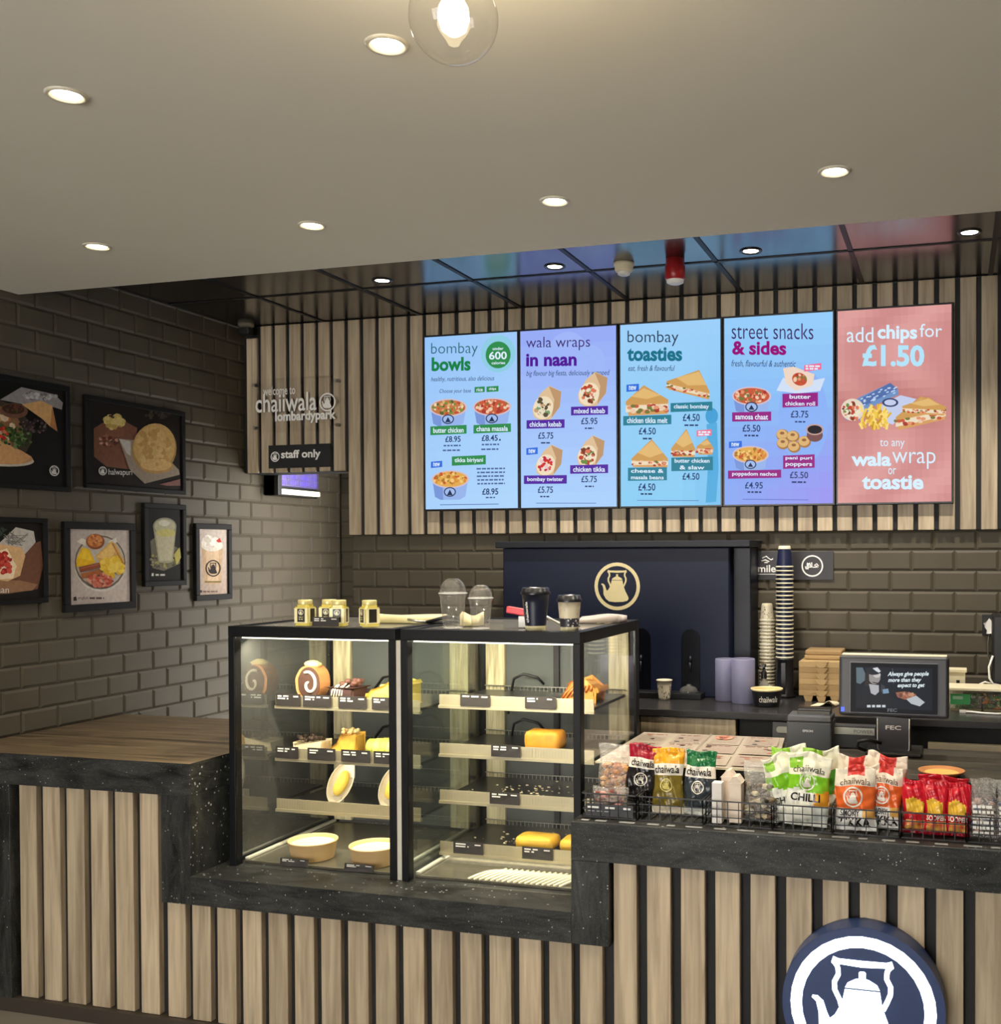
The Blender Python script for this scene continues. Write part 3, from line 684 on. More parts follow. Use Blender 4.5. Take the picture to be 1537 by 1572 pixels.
wrap(ar, 655, 872, 125, [S(210, 50, 50), S(236, 200, 200), S(190, 40, 60), S(240, 230, 220)], 7); wrap(ar, 856, 828, 125, WRAPF, 8)
pill(ar, 'new', 548, 800, 604, 833, BLU, sk=-.08); pill(ar, 'bombay twister', 537, 934, 746, 976, PURP, sk=-.01); pill(ar, 'chicken tikka', 762, 884, 943, 926, PURP, sk=-.02)
ar.text('£5.75', 816, 936, 890, 968, INK, bold=.015); ar.text('£5.75', 606, 988, 680, 1020, INK, bold=.015)
ar.bars(834, 984, 876, 7, INK, 3); ar.bars(618, 1034, 664, 7, INK, 4); ar.rect(598, 1068, 888, 1071, S(90, 120, 190)); ar.build('display', M_screen, t)
# 3
t, ar = screen(-1.667, -1.139, Z0, Z1, 'menu screen of toasted sandwiches with teal labels, middle of the five', [(1001, 195), (1492, 165), (1492, 1075), (1005, 1085)])
grad(ar, lambda u, v: lerp(lerp(S(158, 208, 250), S(140, 206, 244), v), S(110, 186, 236), max(0, u-.6)*v*1.8))
ar.ell(1450, 640, 30, 40, S(70, 160, 214)); ar.poly([(1425, 680), (1475, 672), (1482, 900), (1470, 1060), (1420, 1065), (1432, 880)], S(84, 172, 222))
ar.text('bombay', 1038, 222, 1290, 298, S(40, 60, 84), bold=-.005); ar.text('toasties', 1036, 303, 1308, 372, S(24, 112, 136), bold=.035)
ar.text('eat, fresh & flavourful', 1042, 392, 1272, 424, INK, shear=.25)
toastie(ar, ((1232, 470), (1390, 415), (1440, 520), 40), 1); toastie(ar, ((1030, 570), (1120, 490), (1240, 560), 70), 2)
pill(ar, 'new', 1034, 488, 1096, 523, BLU, sk=-.08); pill(ar, 'classic bombay', 1252, 578, 1454, 622, TEAL, sk=-.04); pill(ar, 'chicken tikka melt', 1018, 642, 1256, 688, TEAL, sk=-.03)
ar.text('£4.50', 1312, 630, 1394, 666, INK, bold=.015); ar.text('£4.50', 1096, 698, 1180, 732, INK, bold=.015)
ar.bars(1320, 682, 1386, 8, INK, 5); ar.bars(1116, 748, 1160, 8, INK, 6)
toastie(ar, ((1060, 850), (1160, 755), (1240, 850), 42), 3); toastie(ar, ((1256, 800), (1330, 704), (1372, 800), 42), 4); toastie(ar, ((1380, 790), (1430, 750), (1456, 790), 40), 5)
ar.poly([(1380, 712), (1452, 706), (1452, 736), (1380, 742)], S(240, 120, 150)); ar.bars(1388, 716, 1446, 8, WHT, 1); ar.bars(1388, 728, 1440, 8, WHT, 2)
pill(ar, '', 1044, 896, 1236, 960, TEAL, ['cheese &', 'masala beans'], sk=-.02); pill(ar, '', 1258, 846, 1458, 912, TEAL, ['butter chicken', '& slaw'], sk=-.03)
ar.text('£4.50', 1096, 972, 1180, 1008, INK, bold=.015); ar.text('£4.50', 1312, 920, 1394, 954, INK, bold=.015)
ar.bars(1108, 1020, 1170, 8, INK, 7); ar.rect(1090, 1054, 1390, 1057, S(90, 120, 180)); ar.build('display', M_screen, t)
# 4
t, ar = screen(-1.119, -.577, Z0, Z1, 'menu screen of street snacks with magenta labels, second from the right', [(50, 172), (625, 132), (625, 1165), (47, 1180)])
grad(ar, lambda u, v: lerp(lerp(S(150, 206, 250), S(134, 176, 244), min(1, v*1.3)), S(156, 150, 240), max(0, v-.45)*1.5*(.3+u)))
ar.ell(470, 700, 130, 260, S(140, 178, 246))
ar.text('street snacks', 90, 196, 524, 282, S(60, 40, 96), bold=-.005); ar.text('& sides', 92, 292, 382, 368, S(150, 10, 120), bold=.035)
ar.text('fresh, flavourful & authentic', 88, 396, 432, 436, INK, shear=.25)
bowl(ar, 196, 590, 212, FOODR, 11, 95)
ar.poly([(330, 560), (365, 490), (440, 520), (585, 490), (560, 560), (440, 575)], S(210, 224, 246)); ar.poly([(365, 440), (420, 430), (530, 470), (520, 530), (430, 560), (380, 520)], S(238, 214, 196)); ar.ell(452, 498, 40, 34, S(196, 80, 50), rot=.4); ar.blobs(452, 498, 32, 26, FOODR, 22, 9, 2)
ar.poly([(476, 422), (566, 410), (566, 445), (476, 457)], S(240, 110, 150)); ar.bars(484, 423, 558, 9, WHT, 1); ar.bars(484, 437, 550, 9, WHT, 3)
pill(ar, '', 362, 578, 548, 652, MAG, ['butter', 'chicken roll'], sk=-.05); pill(ar, 'samosa chaat', 92, 680, 302, 730, MAG, sk=-.03)
ar.text('£3.75', 406, 668, 498, 706, INK, bold=.015); ar.text('£5.50', 148, 746, 244, 784, INK, bold=.015); ar.bars(428, 724, 482, 8, INK, 3); ar.bars(158, 800, 236, 9, INK, 4)
for cx, cy in ((362, 800), (418, 808), (478, 836), (366, 846), (424, 864)): ar.ell(cx, cy, 34, 32, S(170, 120, 70)); ar.ell(cx-3, cy-4, 29, 26, S(220, 178, 116)); ar.ell(cx-2, cy-10, 12, 8, S(150, 100, 60))
ar.ell(532, 800, 42, 36, S(120, 80, 80)); ar.ell(532, 770, 46, 30, S(196, 160, 150)); ar.ell(532, 770, 38, 23, S(30, 26, 36))
bowl(ar, 192, 908, 196, BIRY, 12, 85); pill(ar, 'new', 76, 840, 146, 874, BLU, sk=-.08)
pill(ar, 'poppadom nachos', 70, 996, 356, 1040, MAG, sk=-.03); pill(ar, '', 366, 912, 532, 984, MAG, ['pani puri', 'poppers'], sk=-.05)
ar.text('£4.95', 162, 1056, 258, 1092, INK, bold=.015); ar.text('£5.50', 402, 998, 498, 1034, INK, bold=.015); ar.bars(176, 1106, 250, 9, INK, 4); ar.bars(412, 1050, 486, 9, INK, 6)
ar.rect(148, 1148, 500, 1151, S(90, 100, 190)); ar.build('display', M_screen, t)
# 5
t, ar = screen(-.554, -.018, Z0, Z1, 'pink screen advertising added chips, rightmost of the five', [(657, 128), (1272, 82), (1268, 1155), (657, 1165)])
PW = S(214, 240, 255)
def pk(u, v):
    n = .5+.5*math.sin(u*9+3*math.sin(v*7)); base = lerp(S(206, 140, 138), S(222, 160, 156), n)
    return lerp(base, S(178, 100, 96), .5*math.exp(-((v-.50)/.12)**2))
grad(ar, pk, 16, 24)
ar.text('add', 708, 212, 854, 294, PW); ar.text('chips', 876, 198, 1090, 296, PW, bold=.03); ar.text('for', 1104, 190, 1222, 262, PW)
ar.text('£1.50', 792, 306, 1128, 424, S(180, 228, 250), bold=.035)
ar.poly([(690, 640), (780, 590), (945, 512), (985, 545), (990, 575), (850, 640), (780, 715), (700, 715)], S(112, 146, 196)); ar.poly([(780, 600), (945, 512), (985, 545), (800, 640)], S(84, 112, 170))
rnd = random.Random(5)
for i in range(26):
    tt = rnd.random(); ar.ell(800+170*tt+rnd.uniform(-12, 12), 615-70*tt+rnd.uniform(-22, 22), 9, 4, S(190, 210, 240), 6, rot=-.4)
ar.ell(740, 660, 64, 60, S(230, 214, 196)); ar.blobs(735, 665, 50, 46, WRAPF, 40, 12, 9)
ar.poly([(880, 640), (1000, 580), (1085, 600), (1000, 690), (960, 740), (900, 720)], S(196, 206, 236)); ar.ell(945, 620, 44, 24, S(60, 70, 110)); ar.ell(945, 620, 32, 16, S(196, 206, 236))
for i in range(70):
    x, y = rnd.uniform(790, 930), rnd.uniform(660, 770); a = rnd.uniform(-2.2, -.8); dx, dy = 36*math.cos(a), 36*math.sin(a)
    ar.line([(x, y), (x+dx, y+dy)], 13, rnd.choice([S(240, 200, 80), S(226, 178, 60), S(250, 220, 120), S(200, 146, 44)])); ar.k -= .8
ar.k += 1
toastie(ar, ((975, 700), (1110, 585), (1240, 640), 70), 9); toastie(ar, ((1010, 640), (1150, 590), (1235, 650), 40), 10)
ar.text('to any', 890, 822, 1022, 872, PW); ar.text('wala', 734, 890, 950, 966, PW, bold=.035); ar.text('wrap', 956, 888, 1186, 980, PW, bold=-.005)
ar.text('or', 934, 976, 976, 1010, PW); ar.text('toastie', 792, 1014, 1122, 1092, PW, bold=.035)
ar.build('display', M_screen, t)

# ================================================================== FRAMED FOOD PICTURES ON THE TILED WALL
XF = XL+.0005
def frame(y0, y1, z0, z1, label, fw, quad, mount=None):
    t = thing('framed_picture', label, 'picture frame', (XF, (y0+y1)/2, z0), 'framed food pictures on the tiled wall')
    a = MB()
    a.box(XF, XF+.024, y0, y1, z1-fw, z1); a.box(XF, XF+.024, y0, y1, z0, z0+fw); a.box(XF, XF+.024, y0, y0+fw, z0+fw, z1-fw); a.box(XF, XF+.024, y1-fw, y1, z0+fw, z1-fw)
    a.build('frame', mat('picture_frame_black', S(14, 13, 12), .6, spec=.2), t, bevel=.003)
    a = MB(); a.box(XF, XF+.012, y0+fw-.002, y1-fw+.002, z0+fw-.002, z1-fw+.002); a.build('backing_card', M_mattblack, t)
    return t, Art((XF+.0125, y0+fw, z1-fw), (0, 1, 0), (0, 0, 1), (1, 0, 0), y1-y0-2*fw, z1-z0-2*fw, quad)
DK = S(26, 24, 20)
# platter (cut by the picture's left edge)
t, ar = frame(-2.03, -1.323, 2.127, 2.615, 'framed platter picture with naan and salad, large and topmost at the left edge', .022, [(-420, 20), (540, 165), (540, 995), (-420, 985)])
grad(ar, lambda u, v: DK)
ar.ell(-60, 560, 330, 300, S(70, 62, 50)); ar.ell(-90, 540, 290, 240, S(150, 110, 76))
ar.blobs(-100, 540, 240, 200, FOOD, 90, 34, 3)
ar.ell(20, 790, 260, 60, S(206, 196, 180)); ar.ell(20, 770, 250, 60, S(200, 150, 100)); ar.poly([(-60, 690), (80, 660), (180, 700), (260, 750), (180, 820), (-40, 820)], S(214, 164, 112))
ar.blobs(150, 590, 110, 90, [S(60, 84, 40), S(80, 110, 50), S(44, 60, 34), S(120, 140, 90)], 80, 16, 4)
ar.blobs(0, 560, 80, 60, [S(214, 60, 40), S(190, 44, 34), S(236, 120, 90)], 50, 14, 5)
ar.blobs(280, 480, 110, 60, [S(60, 50, 56), S(96, 80, 80), S(120, 100, 96), S(50, 44, 40)], 50, 13, 6)
ar.poly([(20, 270), (180, 150), (440, 200), (510, 270), (500, 330), (430, 310), (330, 270), (200, 300)], S(150, 146, 146)); ar.blobs(330, 220, 130, 36, [S(200, 200, 204), S(110, 108, 110), S(170, 168, 170)], 40, 16, 7)
ar.poly([(180, 300), (330, 262), (420, 300), (460, 520), (400, 480), (340, 420)], S(214, 168, 112)); ar.poly([(420, 300), (460, 520), (400, 480)], S(180, 124, 76))
ar.ell(120, 360, 105, 65, S(120, 84, 66)); ar.ell(115, 345, 84, 44, S(70, 44, 34)); ar.blobs(115, 345, 70, 32, [S(120, 60, 44), S(90, 60, 40), S(60, 80, 40)], 26, 10, 9)
ar.kettle(428, 862, 40, S(220, 220, 214), asp=1.15, ringw=.2); ar.build('print', M_poster, t)
# fried bread
t, ar = frame(-1.23, -.549, 2.152, 2.593, 'framed picture of a puffed golden fried bread with sweet semolina', .022, [(700, 265), (1440, 390), (1440, 1000), (700, 950)])
grad(ar, lambda u, v: S(30, 24, 20))
ar.poly([(740, 500), (800, 455), (980, 440), (1070, 490), (1040, 780), (1000, 830), (830, 810), (740, 730)], S(120, 78, 60))
ar.blobs(850, 590, 70, 60, [S(150, 100, 76), S(100, 50, 40), S(200, 150, 130), S(90, 60, 44)], 40, 14, 3)
ar.ell(900, 520, 66, 50, S(130, 84, 64)); ar.blobs(888, 440, 66, 46, [S(200, 176, 100), S(180, 150, 80), S(216, 194, 124)], 60, 26, 4); ar.blobs(872, 400, 26, 10, [S(50, 30, 24)], 8, 8, 5)
ar.poly([(1000, 830), (1120, 945), (1418, 870), (1410, 830), (1180, 600), (920, 580)], S(150, 136, 120)); ar.poly([(920, 580), (1010, 600), (1010, 720), (980, 700)], S(190, 184, 176))
ar.ell(1205, 660, 185, 205, S(168, 130, 76), rot=.25); ar.ell(1205, 640, 175, 190, S(200, 164, 100), rot=.25); ar.ell(1190, 610, 130, 130, S(206, 172, 110), rot=.25); ar.ell(1220, 800, 140, 62, S(180, 140, 84)); ar.ell(1215, 790, 130, 50, S(208, 172, 112))
ar.blobs(1200, 640, 140, 150, [S(190, 150, 88), S(212, 180, 118), S(184, 146, 84)], 40, 26, 8)
ar.poly([(1240, 950), (1418, 905), (1418, 960), (1300, 962)], S(130, 90, 84)); ar.blobs(1250, 380, 130, 30, [S(60, 50, 40), S(70, 66, 48)], 24, 14, 2)
ar.kettle(792, 846, 30, S(220, 220, 214), asp=1.2, ringw=.2); ar.text('halwapuri', 834, 828, 1014, 892, S(224, 222, 216)); ar.build('print', M_poster, t)
# wrap
t, ar = frame(-1.92, -1.458, 1.62, 2.0, 'framed picture of a rolled naan wrap on a wooden board, lower left', .022, [(-180, 195), (262, 175), (262, 655), (-180, 700)])
grad(ar, lambda u, v: S(30, 26, 23)); ar.blobs(20, 240, 40, 30, [S(50, 66, 56), S(64, 84, 70)], 14, 12, 2)
ar.poly([(-180, 420), (170, 330), (250, 290), (262, 450), (230, 600), (60, 640), (-180, 660)], S(112, 76, 58)); ar.poly([(-180, 560), (130, 550), (230, 570), (200, 610), (20, 640), (-180, 650)], S(150, 112, 84))
ar.poly([(20, 320), (110, 212), (210, 230), (220, 300), (160, 380), (60, 370)], S(190, 186, 180))
rnd = random.Random(8)
for i in range(26): ar.line([(40+rnd.uniform(0, 130), 250+rnd.uniform(0, 90)), (60+rnd.uniform(0, 120), 240+rnd.uniform(0, 90))], 4, S(120, 116, 112)); ar.k -= .9
ar.k += 1
ar.poly([(-100, 420), (20, 325), (140, 340), (160, 390), (130, 520), (60, 560), (-60, 540)], S(216, 176, 130)); ar.poly([(-60, 400), (60, 350), (110, 460), (90, 540), (0, 550), (-80, 500)], S(240, 222, 190))
ar.blobs(40, 440, 46, 70, [S(176, 50, 44), S(200, 80, 66), S(150, 36, 36)], 40, 16, 6); ar.text('naan', -20, 606, 66, 634, S(230, 226, 220)); ar.build('print', M_poster, t)
# breakfast plate
t, ar = frame(-1.364, -.918, 1.568, 1.990, 'framed picture of a full breakfast plate with toast and eggs', .034, [(455, 207), (827, 212), (832, 688), (462, 712)])
grad(ar, lambda u, v: lerp(S(190, 178, 170), S(206, 192, 182), u))
ar.ell(648, 436, 162, 188, S(214, 208, 200)); ar.ell(646, 428, 158, 180, S(120, 104, 92)); ar.ell(646, 426, 148, 168, S(200, 190, 178))
ar.poly([(500, 290), (530, 268), (556, 280), (550, 320)], S(236, 226, 214)); ar.poly([(690, 290), (740, 262), (748, 290), (720, 310)], S(236, 226, 214))
ar.poly([(498, 410), (530, 330), (575, 340), (612, 430), (560, 450), (500, 460)], S(236, 186, 30)); ar.poly([(510, 400), (535, 345), (570, 350), (595, 420)], S(246, 204, 50))
ar.poly([(612, 385), (710, 285), (742, 310), (795, 420), (780, 465), (740, 400), (640, 440)], S(224, 176, 100)); ar.poly([(620, 390), (712, 300), (740, 340), (700, 420)], S(240, 200, 120)); ar.line([(715, 300), (788, 440)], 10, S(190, 130, 70))
ar.ell(610, 290, 56, 52, S(140, 80, 44)); ar.ell(608, 284, 48, 42, S(206, 130, 70)); ar.blobs(608, 284, 40, 34, [S(214, 140, 80), S(180, 96, 50), S(226, 160, 96)], 40, 9, 3)
ar.blobs(710, 460, 66, 60, [S(238, 196, 60), S(226, 180, 40), S(246, 212, 90)], 60, 24, 4)
ar.line([(512, 478), (636, 446)], 34, S(140, 74, 44)); ar.line([(524, 520), (640, 490)], 34, S(166, 96, 50)); ar.line([(516, 470), (630, 440)], 8, S(176, 104, 70))
ar.blobs(640, 550, 74, 42, [S(190, 80, 60), S(210, 120, 96), S(160, 60, 50), S(226, 160, 130)], 90, 13, 6)
ar.poly([(474, 660), (490, 655), (494, 682), (474, 684)], S(50, 40, 36)); ar.text('english', 500, 654, 560, 680, S(70, 56, 50)); ar.bars(568, 660, 656, 13, S(90, 76, 70), 5); ar.build('print', M_poster, t)
# lemonade glass
t, ar = frame(-.856, -.548, 1.672, 2.098, 'framed picture of a tall glass of cloudy lemon drink, black background', .026, [(950, 70), (1178, 78), (1178, 552), (960, 560)])
grad(ar, lambda u, v: S(25, 22, 19)); ar.poly([(975, 290), (1010, 260), (1160, 340), (1165, 440), (1060, 490), (990, 470)], S(110, 104, 88)); ar.blobs(1060, 420, 90, 56, [S(150, 142, 120), S(70, 66, 54), S(120, 114, 90), S(160, 150, 80)], 60, 10, 3)
ar.poly([(988, 190), (1140, 190), (1115, 430), (1080, 438), (1025, 432)], S(160, 154, 126)); ar.poly([(1005, 230), (1128, 240), (1108, 420), (1030, 422)], S(186, 178, 148)); ar.ell(1064, 190, 76, 58, S(140, 138, 122)); ar.ell(1064, 192, 68, 50, S(178, 172, 140)); ar.ell(1070, 235, 62, 26, S(190, 180, 110)); ar.ell(1060, 170, 36, 20, S(206, 202, 184))
ar.poly([(1120, 380), (1160, 330), (1168, 400), (1140, 450)], S(180, 170, 90)); ar.poly([(982, 505), (994, 505), (994, 524), (980, 524)], S(220, 218, 210)); ar.bars(1004, 510, 1064, 13, S(200, 198, 190), 3); ar.build('print', M_poster, t)
# milkshake
t, ar = frame(-.474, -.174, 1.582, 2.003, 'framed picture of a milkshake cup with kettle logo, pale background', .030, [(1290, 215), (1455, 218), (1452, 635), (1292, 645)])
grad(ar, lambda u, v: lerp(S(204, 190, 178), S(180, 158, 142), v))
ar.poly([(1308, 340), (1428, 340), (1415, 560), (1398, 572), (1335, 572), (1320, 560)], S(196, 164, 130)); ar.poly([(1330, 345), (1405, 345), (1398, 560), (1340, 560)], S(214, 184, 150)); ar.ell(1367, 320, 62, 40, S(226, 216, 200)); ar.blobs(1362, 300, 48, 30, [S(236, 228, 216), S(216, 204, 188), S(244, 238, 228)], 30, 18, 3)
ar.poly([(1388, 290), (1410, 272), (1420, 300), (1400, 302)], S(190, 60, 50)); ar.kettle(1370, 470, 42, S(44, 36, 34), asp=1.3, ringw=.14); ar.rect(1322, 553, 1414, 563, S(130, 110, 60))
ar.rect(1296, 612, 1306, 628, S(60, 50, 46)); ar.bars(1312, 616, 1392, 10, S(120, 100, 90), 4); ar.build('print', M_poster, t)

# ================================================================== SIGNS ON THE BACK WALL
LET = mat('sign_letters_white', S(252, 250, 244), .5, var=.01)
t = thing('welcome_sign', 'clear acrylic welcome sign with white lettering fixed to the slats', 'sign', (-3.606, -.0405, 2.53))
a = MB(); a.box(-3.905, -3.308, -.066, -.061, 2.53, 2.835); a.build('acrylic_panel', mat_glass('acrylic', ior=1.3), t, bevel=.001)
for x in (-3.875, -3.338):
    for z in (2.56, 2.805):
        a = MB(); a.prism([(x+.009*math.cos(k*PI/8), z+.009*math.sin(k*PI/8)) for k in range(16)], -.0402, -.069, 'y'); a.build('standoff', M_steel, t)
a = MB(); O = (0, -.0665, 0); ux, uz = (1, 0, 0), (0, 0, 1)
def wtext(txt, x0, z0, x1, z1, bold=0): a.text(txt, O, ux, uz, (x0, z0, x1, z1), bold=bold)
wtext('welcome to', -3.815, 2.742, -3.605, 2.792, .012); wtext('chaiiwala', -3.868, 2.645, -3.468, 2.752, .012); wtext('lombardypark', -3.738, 2.575, -3.345, 2.647, .035)
ar = Art((-3.398, -.0665, 2.688), ux, uz, (0, -1, 0), 1, 1); ar.kettle(0, 0, .052, (1, 1, 1, 1), ringw=.16); a.add(ar.mb.v, ar.mb.f)
a.build('lettering', LET, t)
t = thing('staff_sign', 'black plaque reading staff only, fixed low on the slats above the passage', 'sign', (-3.596, -.0405, 2.326))
a = MB(); a.box(-3.797, -3.394, -.0485, -.0405, 2.326, 2.458); a.build('plaque', M_mattblack, t, bevel=.002)
a = MB(); O = (0, -.0489, 0); wtext('staff only', -3.713, 2.368, -3.455, 2.428, .03)
ar = Art((-3.752, -.0489, 2.392), ux, uz, (0, -1, 0), 1, 1); ar.kettle(0, 0, .029, (1, 1, 1, 1), ringw=.18); a.add(ar.mb.v, ar.mb.f); a.build('lettering', LET, t)
t = thing('smile_sign', 'dark plaque with the word mile showing and a white halal ring on the tiles', 'sign', (-.80, 0, 1.698))
a = MB(); a.box(-1.06, -.583, -.0085, -.0005, 1.698, 1.840); a.build('plaque', mat('plaque_charcoal', S(52, 50, 54), .5), t, bevel=.001)
a = MB(); O = (0, -.0089, 0); wtext('smile', -.985, 1.735, -.872, 1.772, .02); a.box(-.985, -.872, -.0092, -.0086, 1.724, 1.727)
for p in ([(-.945, 1.790), (-.925, 1.797), (-.905, 1.788)], [(-.94, 1.806), (-.92, 1.815), (-.898, 1.797), (-.885, 1.803)], [(-.93, 1.783), (-.912, 1.784)]): a.tube([(x, -.0088, z) for x, z in p], .0035, 5)
ar = Art((-.688, -.0089, 1.767), ux, uz, (0, -1, 0), 1, 1)
for i in range(40):
    p, q = 2*PI*i/40, 2*PI*(i+1)/40
    ar.poly([(.054*math.cos(p), .054*math.sin(p)), (.054*math.cos(q), .054*math.sin(q)), (.047*math.cos(q), .047*math.sin(q)), (.047*math.cos(p), .047*math.sin(p))], (1, 1, 1, 1)); ar.k = 0
for st in ([(.031, .000), (.022, -.011), (.010, -.004), (.022, .001), (.028, .006)], [(.030, .005), (.012, .006), (.004, .006)], [(.006, .006), (-.002, .006), (-.003, -.018)], [(-.002, .006), (-.008, .002), (-.014, -.016)], [(-.006, .006), (-.018, .006), (-.019, -.014)], [(-.018, .006), (-.021, .015), (-.032, .014), (-.034, .002)], [(-.024, -.016), (-.026, .012)]):
    ar.poly(stroke([(x, y) for x, y in st], .0055), (1, 1, 1, 1)); ar.k = 0
a.add(ar.mb.v, ar.mb.f); a.build('lettering', LET, t)
# insect killer in the passage
t = thing('insect_killer', 'wall-mounted insect killer with violet tubes and a white lower strip in the passage', 'insect killer', (XL, .28, 2.185))
a = MB(); a.box(XL+.0005, XL+.075, -.045+.20, .60, 2.185, 2.365); a.box(XL+.0005, XL+.10, .155, .19, 2.185, 2.36); a.build('housing', M_black, t, bevel=.004)
a = MB(); a.box(XL+.0755, XL+.082, .20, .585, 2.245, 2.36); a.build('violet_tubes', mat_emit('uv_glow', S(110, 92, 205), .85), t)
a = MB()
for k in range(26): y = .2+.385*k/25; a.bar((XL+.088, y, 2.24), (XL+.088, y, 2.362), .0024)
for k in range(4): z = 2.25+.035*k; a.bar((XL+.0885, .195, z), (XL+.0885, .59, z), .0024)
a.build('guard_grid', M_steel, t)
a = MB(); a.box(XL+.0755, XL+.10, .195, .59, 2.195, 2.225); a.build('light_strip', mat_emit('strip_glow', (1, .95, .72, 1), 1.5), t, bevel=.004)

# ================================================================== BACK COUNTER AND WHAT STANDS ON IT
ZB = 1.130
t = thing('back_counter', 'black staff-side back counter under the tiled wall', 'counter', (-.4, -.3, 0))
a = MB(); a.box(-2.6, 2.3, -.731, -.0005, 1.098, ZB); a.build('worktop', mat('back_worktop', S(46, 45, 46), .25, scale=12), t, bevel=.003)
a = MB(); a.box(-2.6, 2.3, -.63, -.02, .1, 1.0975); a.build('carcass', M_mattblack, t)
for x0, x1 in ((-1.38, -.94), (-1.83, -1.385)):
    a = MB(); a.box(x0, x1, -.705, -.6305, .15, 1.092, vcol()); a.build('door', M_wood, t, bevel=.002)
a = MB(); a.box(-.93, -.78, -.67, -.6305, .15, 1.09); a.build('filler_panel', M_mattblack, t, bevel=.002)
d_ = MB(); d_.box(-.775, -.585, -.705, -.6305, .92, 1.09); dr = d_.build('drawer', mat('drawer_grey', S(96, 96, 98), .4), t, bevel=.003)
a = MB(); a.prism([(-.745+.012*math.cos(k*PI/8+PI/2)*(1), 1.057+.014*math.sin(k*PI/8+PI/2)) for k in range(9)]+[(-.603+.012*math.cos(k*PI/8-PI/2), 1.057+.014*math.sin(k*PI/8-PI/2)) for k in range(9)], -.7055, -.711, 'y'); a.build('handle', mat('handle_grey', S(170, 168, 160), .4), dr)
a = MB(); a.box(-.111, 2.0, -.705, -.67, .992, 1.027); a.box(-.111, -.083, -.705, -.6305, .92, .992); a.build('shelf_lip', mat('lip_cream', S(200, 186, 160), .4), t, bevel=.002)

t = thing('drinks_station', 'large matt black drinks station cabinet with a gold kettle emblem on its front', 'drinks machine', (-1.62, -.16, ZB))
a = MB(); a.box(-2.234, -1.050, -.300, -.012, ZB+.0005, 1.861); a.build('cabinet', M_navy, t, bevel=.006)
a = MB(); a.box(-1.0498, -.962, -.215, -.012, ZB+.0005, 1.8605); a.build('side_panel', mat('side_panel_navy', S(18, 22, 38), .4, spec=.35), t, bevel=.004)
a = MB(); a.box(-2.265, -.944, -.325, -.0135, 1.8615, 1.895); a.build('cap', mat('cap_black', S(20, 22, 30), .45, spec=.35), t, bevel=.004)
DKN = mat('niche_black', S(5, 7, 16), .3, spec=.3)
for cx in (-1.243, -1.494, -1.745, -1.996):
    w_ = .046
    a = MB(); pts = [(cx-w_, 1.150), (cx+w_, 1.150)]+[(cx+w_*math.cos(k*PI/12), 1.416+w_*math.sin(k*PI/12)) for k in range(13)]
    a.prism(pts, -.3005, -.305, 'y'); n_ = a.build('dispensing_niche', DKN, t, bevel=.0015)
    a = MB(); a.bar((cx, -.3055, 1.33), (cx, -.315, 1.30), .007, n=8); a.bar((cx, -.315, 1.30), (cx, -.315, 1.25), .006, n=8); a.build('spout', mat('spout_grey', S(40, 42, 52), .3, metal=.6), n_)
a = MB(); a.box(-2.1, -1.17, -.40, -.3055, ZB+.0005, ZB+.030); a.build('drip_tray', M_black, t, bevel=.003)
ar = Art((-1.619, -.3005, 1.669), (1, 0, 0), (0, 0, 1), (0, -1, 0), 1, 1)
ar.kettle(0, 0, .119, (1, 1, 1, 1), ringw=.15)
ar.build('kettle_emblem', mat('brushed_gold', S(232, 216, 164), .45), t)

def paper_cup(name, label, loc, r0, r1, h, body, lidc=None, band=None, group=None, base=None, spots=None):
    t = thing(name, label, 'cup', loc, group)
    a = MB(); prof = [(0, .002), (r0-.002, .002), (r0, 0)]; cols = [body, body]
    zs = [0, .13, .42, .74, 1.0]
    for i, z in enumerate(zs[1:], 1):
        prof.append((r0+(r1-r0)*z, h*z)); cols.append(base if (base and i == 1) else (band if (band and i in (3, 4)) else body))
    prof += [(r1+.002, h-.001), (r1+.0025, h+.003), (r1-.001, h+.004), (r1-.003, h-.002), (r0, .01), (0, .008)]
    cols += [base or body, base or body, base or body, S(225, 216, 190), S(225, 216, 190), S(225, 216, 190)]
    a.lathe(prof, loc, 32, cols)
    if spots:
        rnd = random.Random(5)
        for i in range(46):
            an = rnd.uniform(0, 2*PI); z = rnd.uniform(.14, .72)*h; rr = r0+(r1-r0)*z/h+.0006; q = rnd.uniform(.002, .005)
            a.add([(loc[0]+rr*math.cos(an+dx/rr), loc[1]+rr*math.sin(an+dx/rr), loc[2]+z+dz) for dx, dz in ((-q, -q*.4), (q*.6, -q), (q, q*.5), (-q*.3, q))], [(0, 1, 2, 3)], spots)
    a.build('cup_body', M_print, t)
    if lidc:
        a = MB(); R = r1
        a.lathe([(R+.004, h-.004), (R+.005, h+.004), (R+.001, h+.008), (R-.001, h+.018), (R-.005, h+.021), (R-.008, h+.016), (0, h+.015)], loc, 32); a.build('lid', lidc, t)
    return t
M_lid = mat('lid_black', S(28, 29, 34), .3)
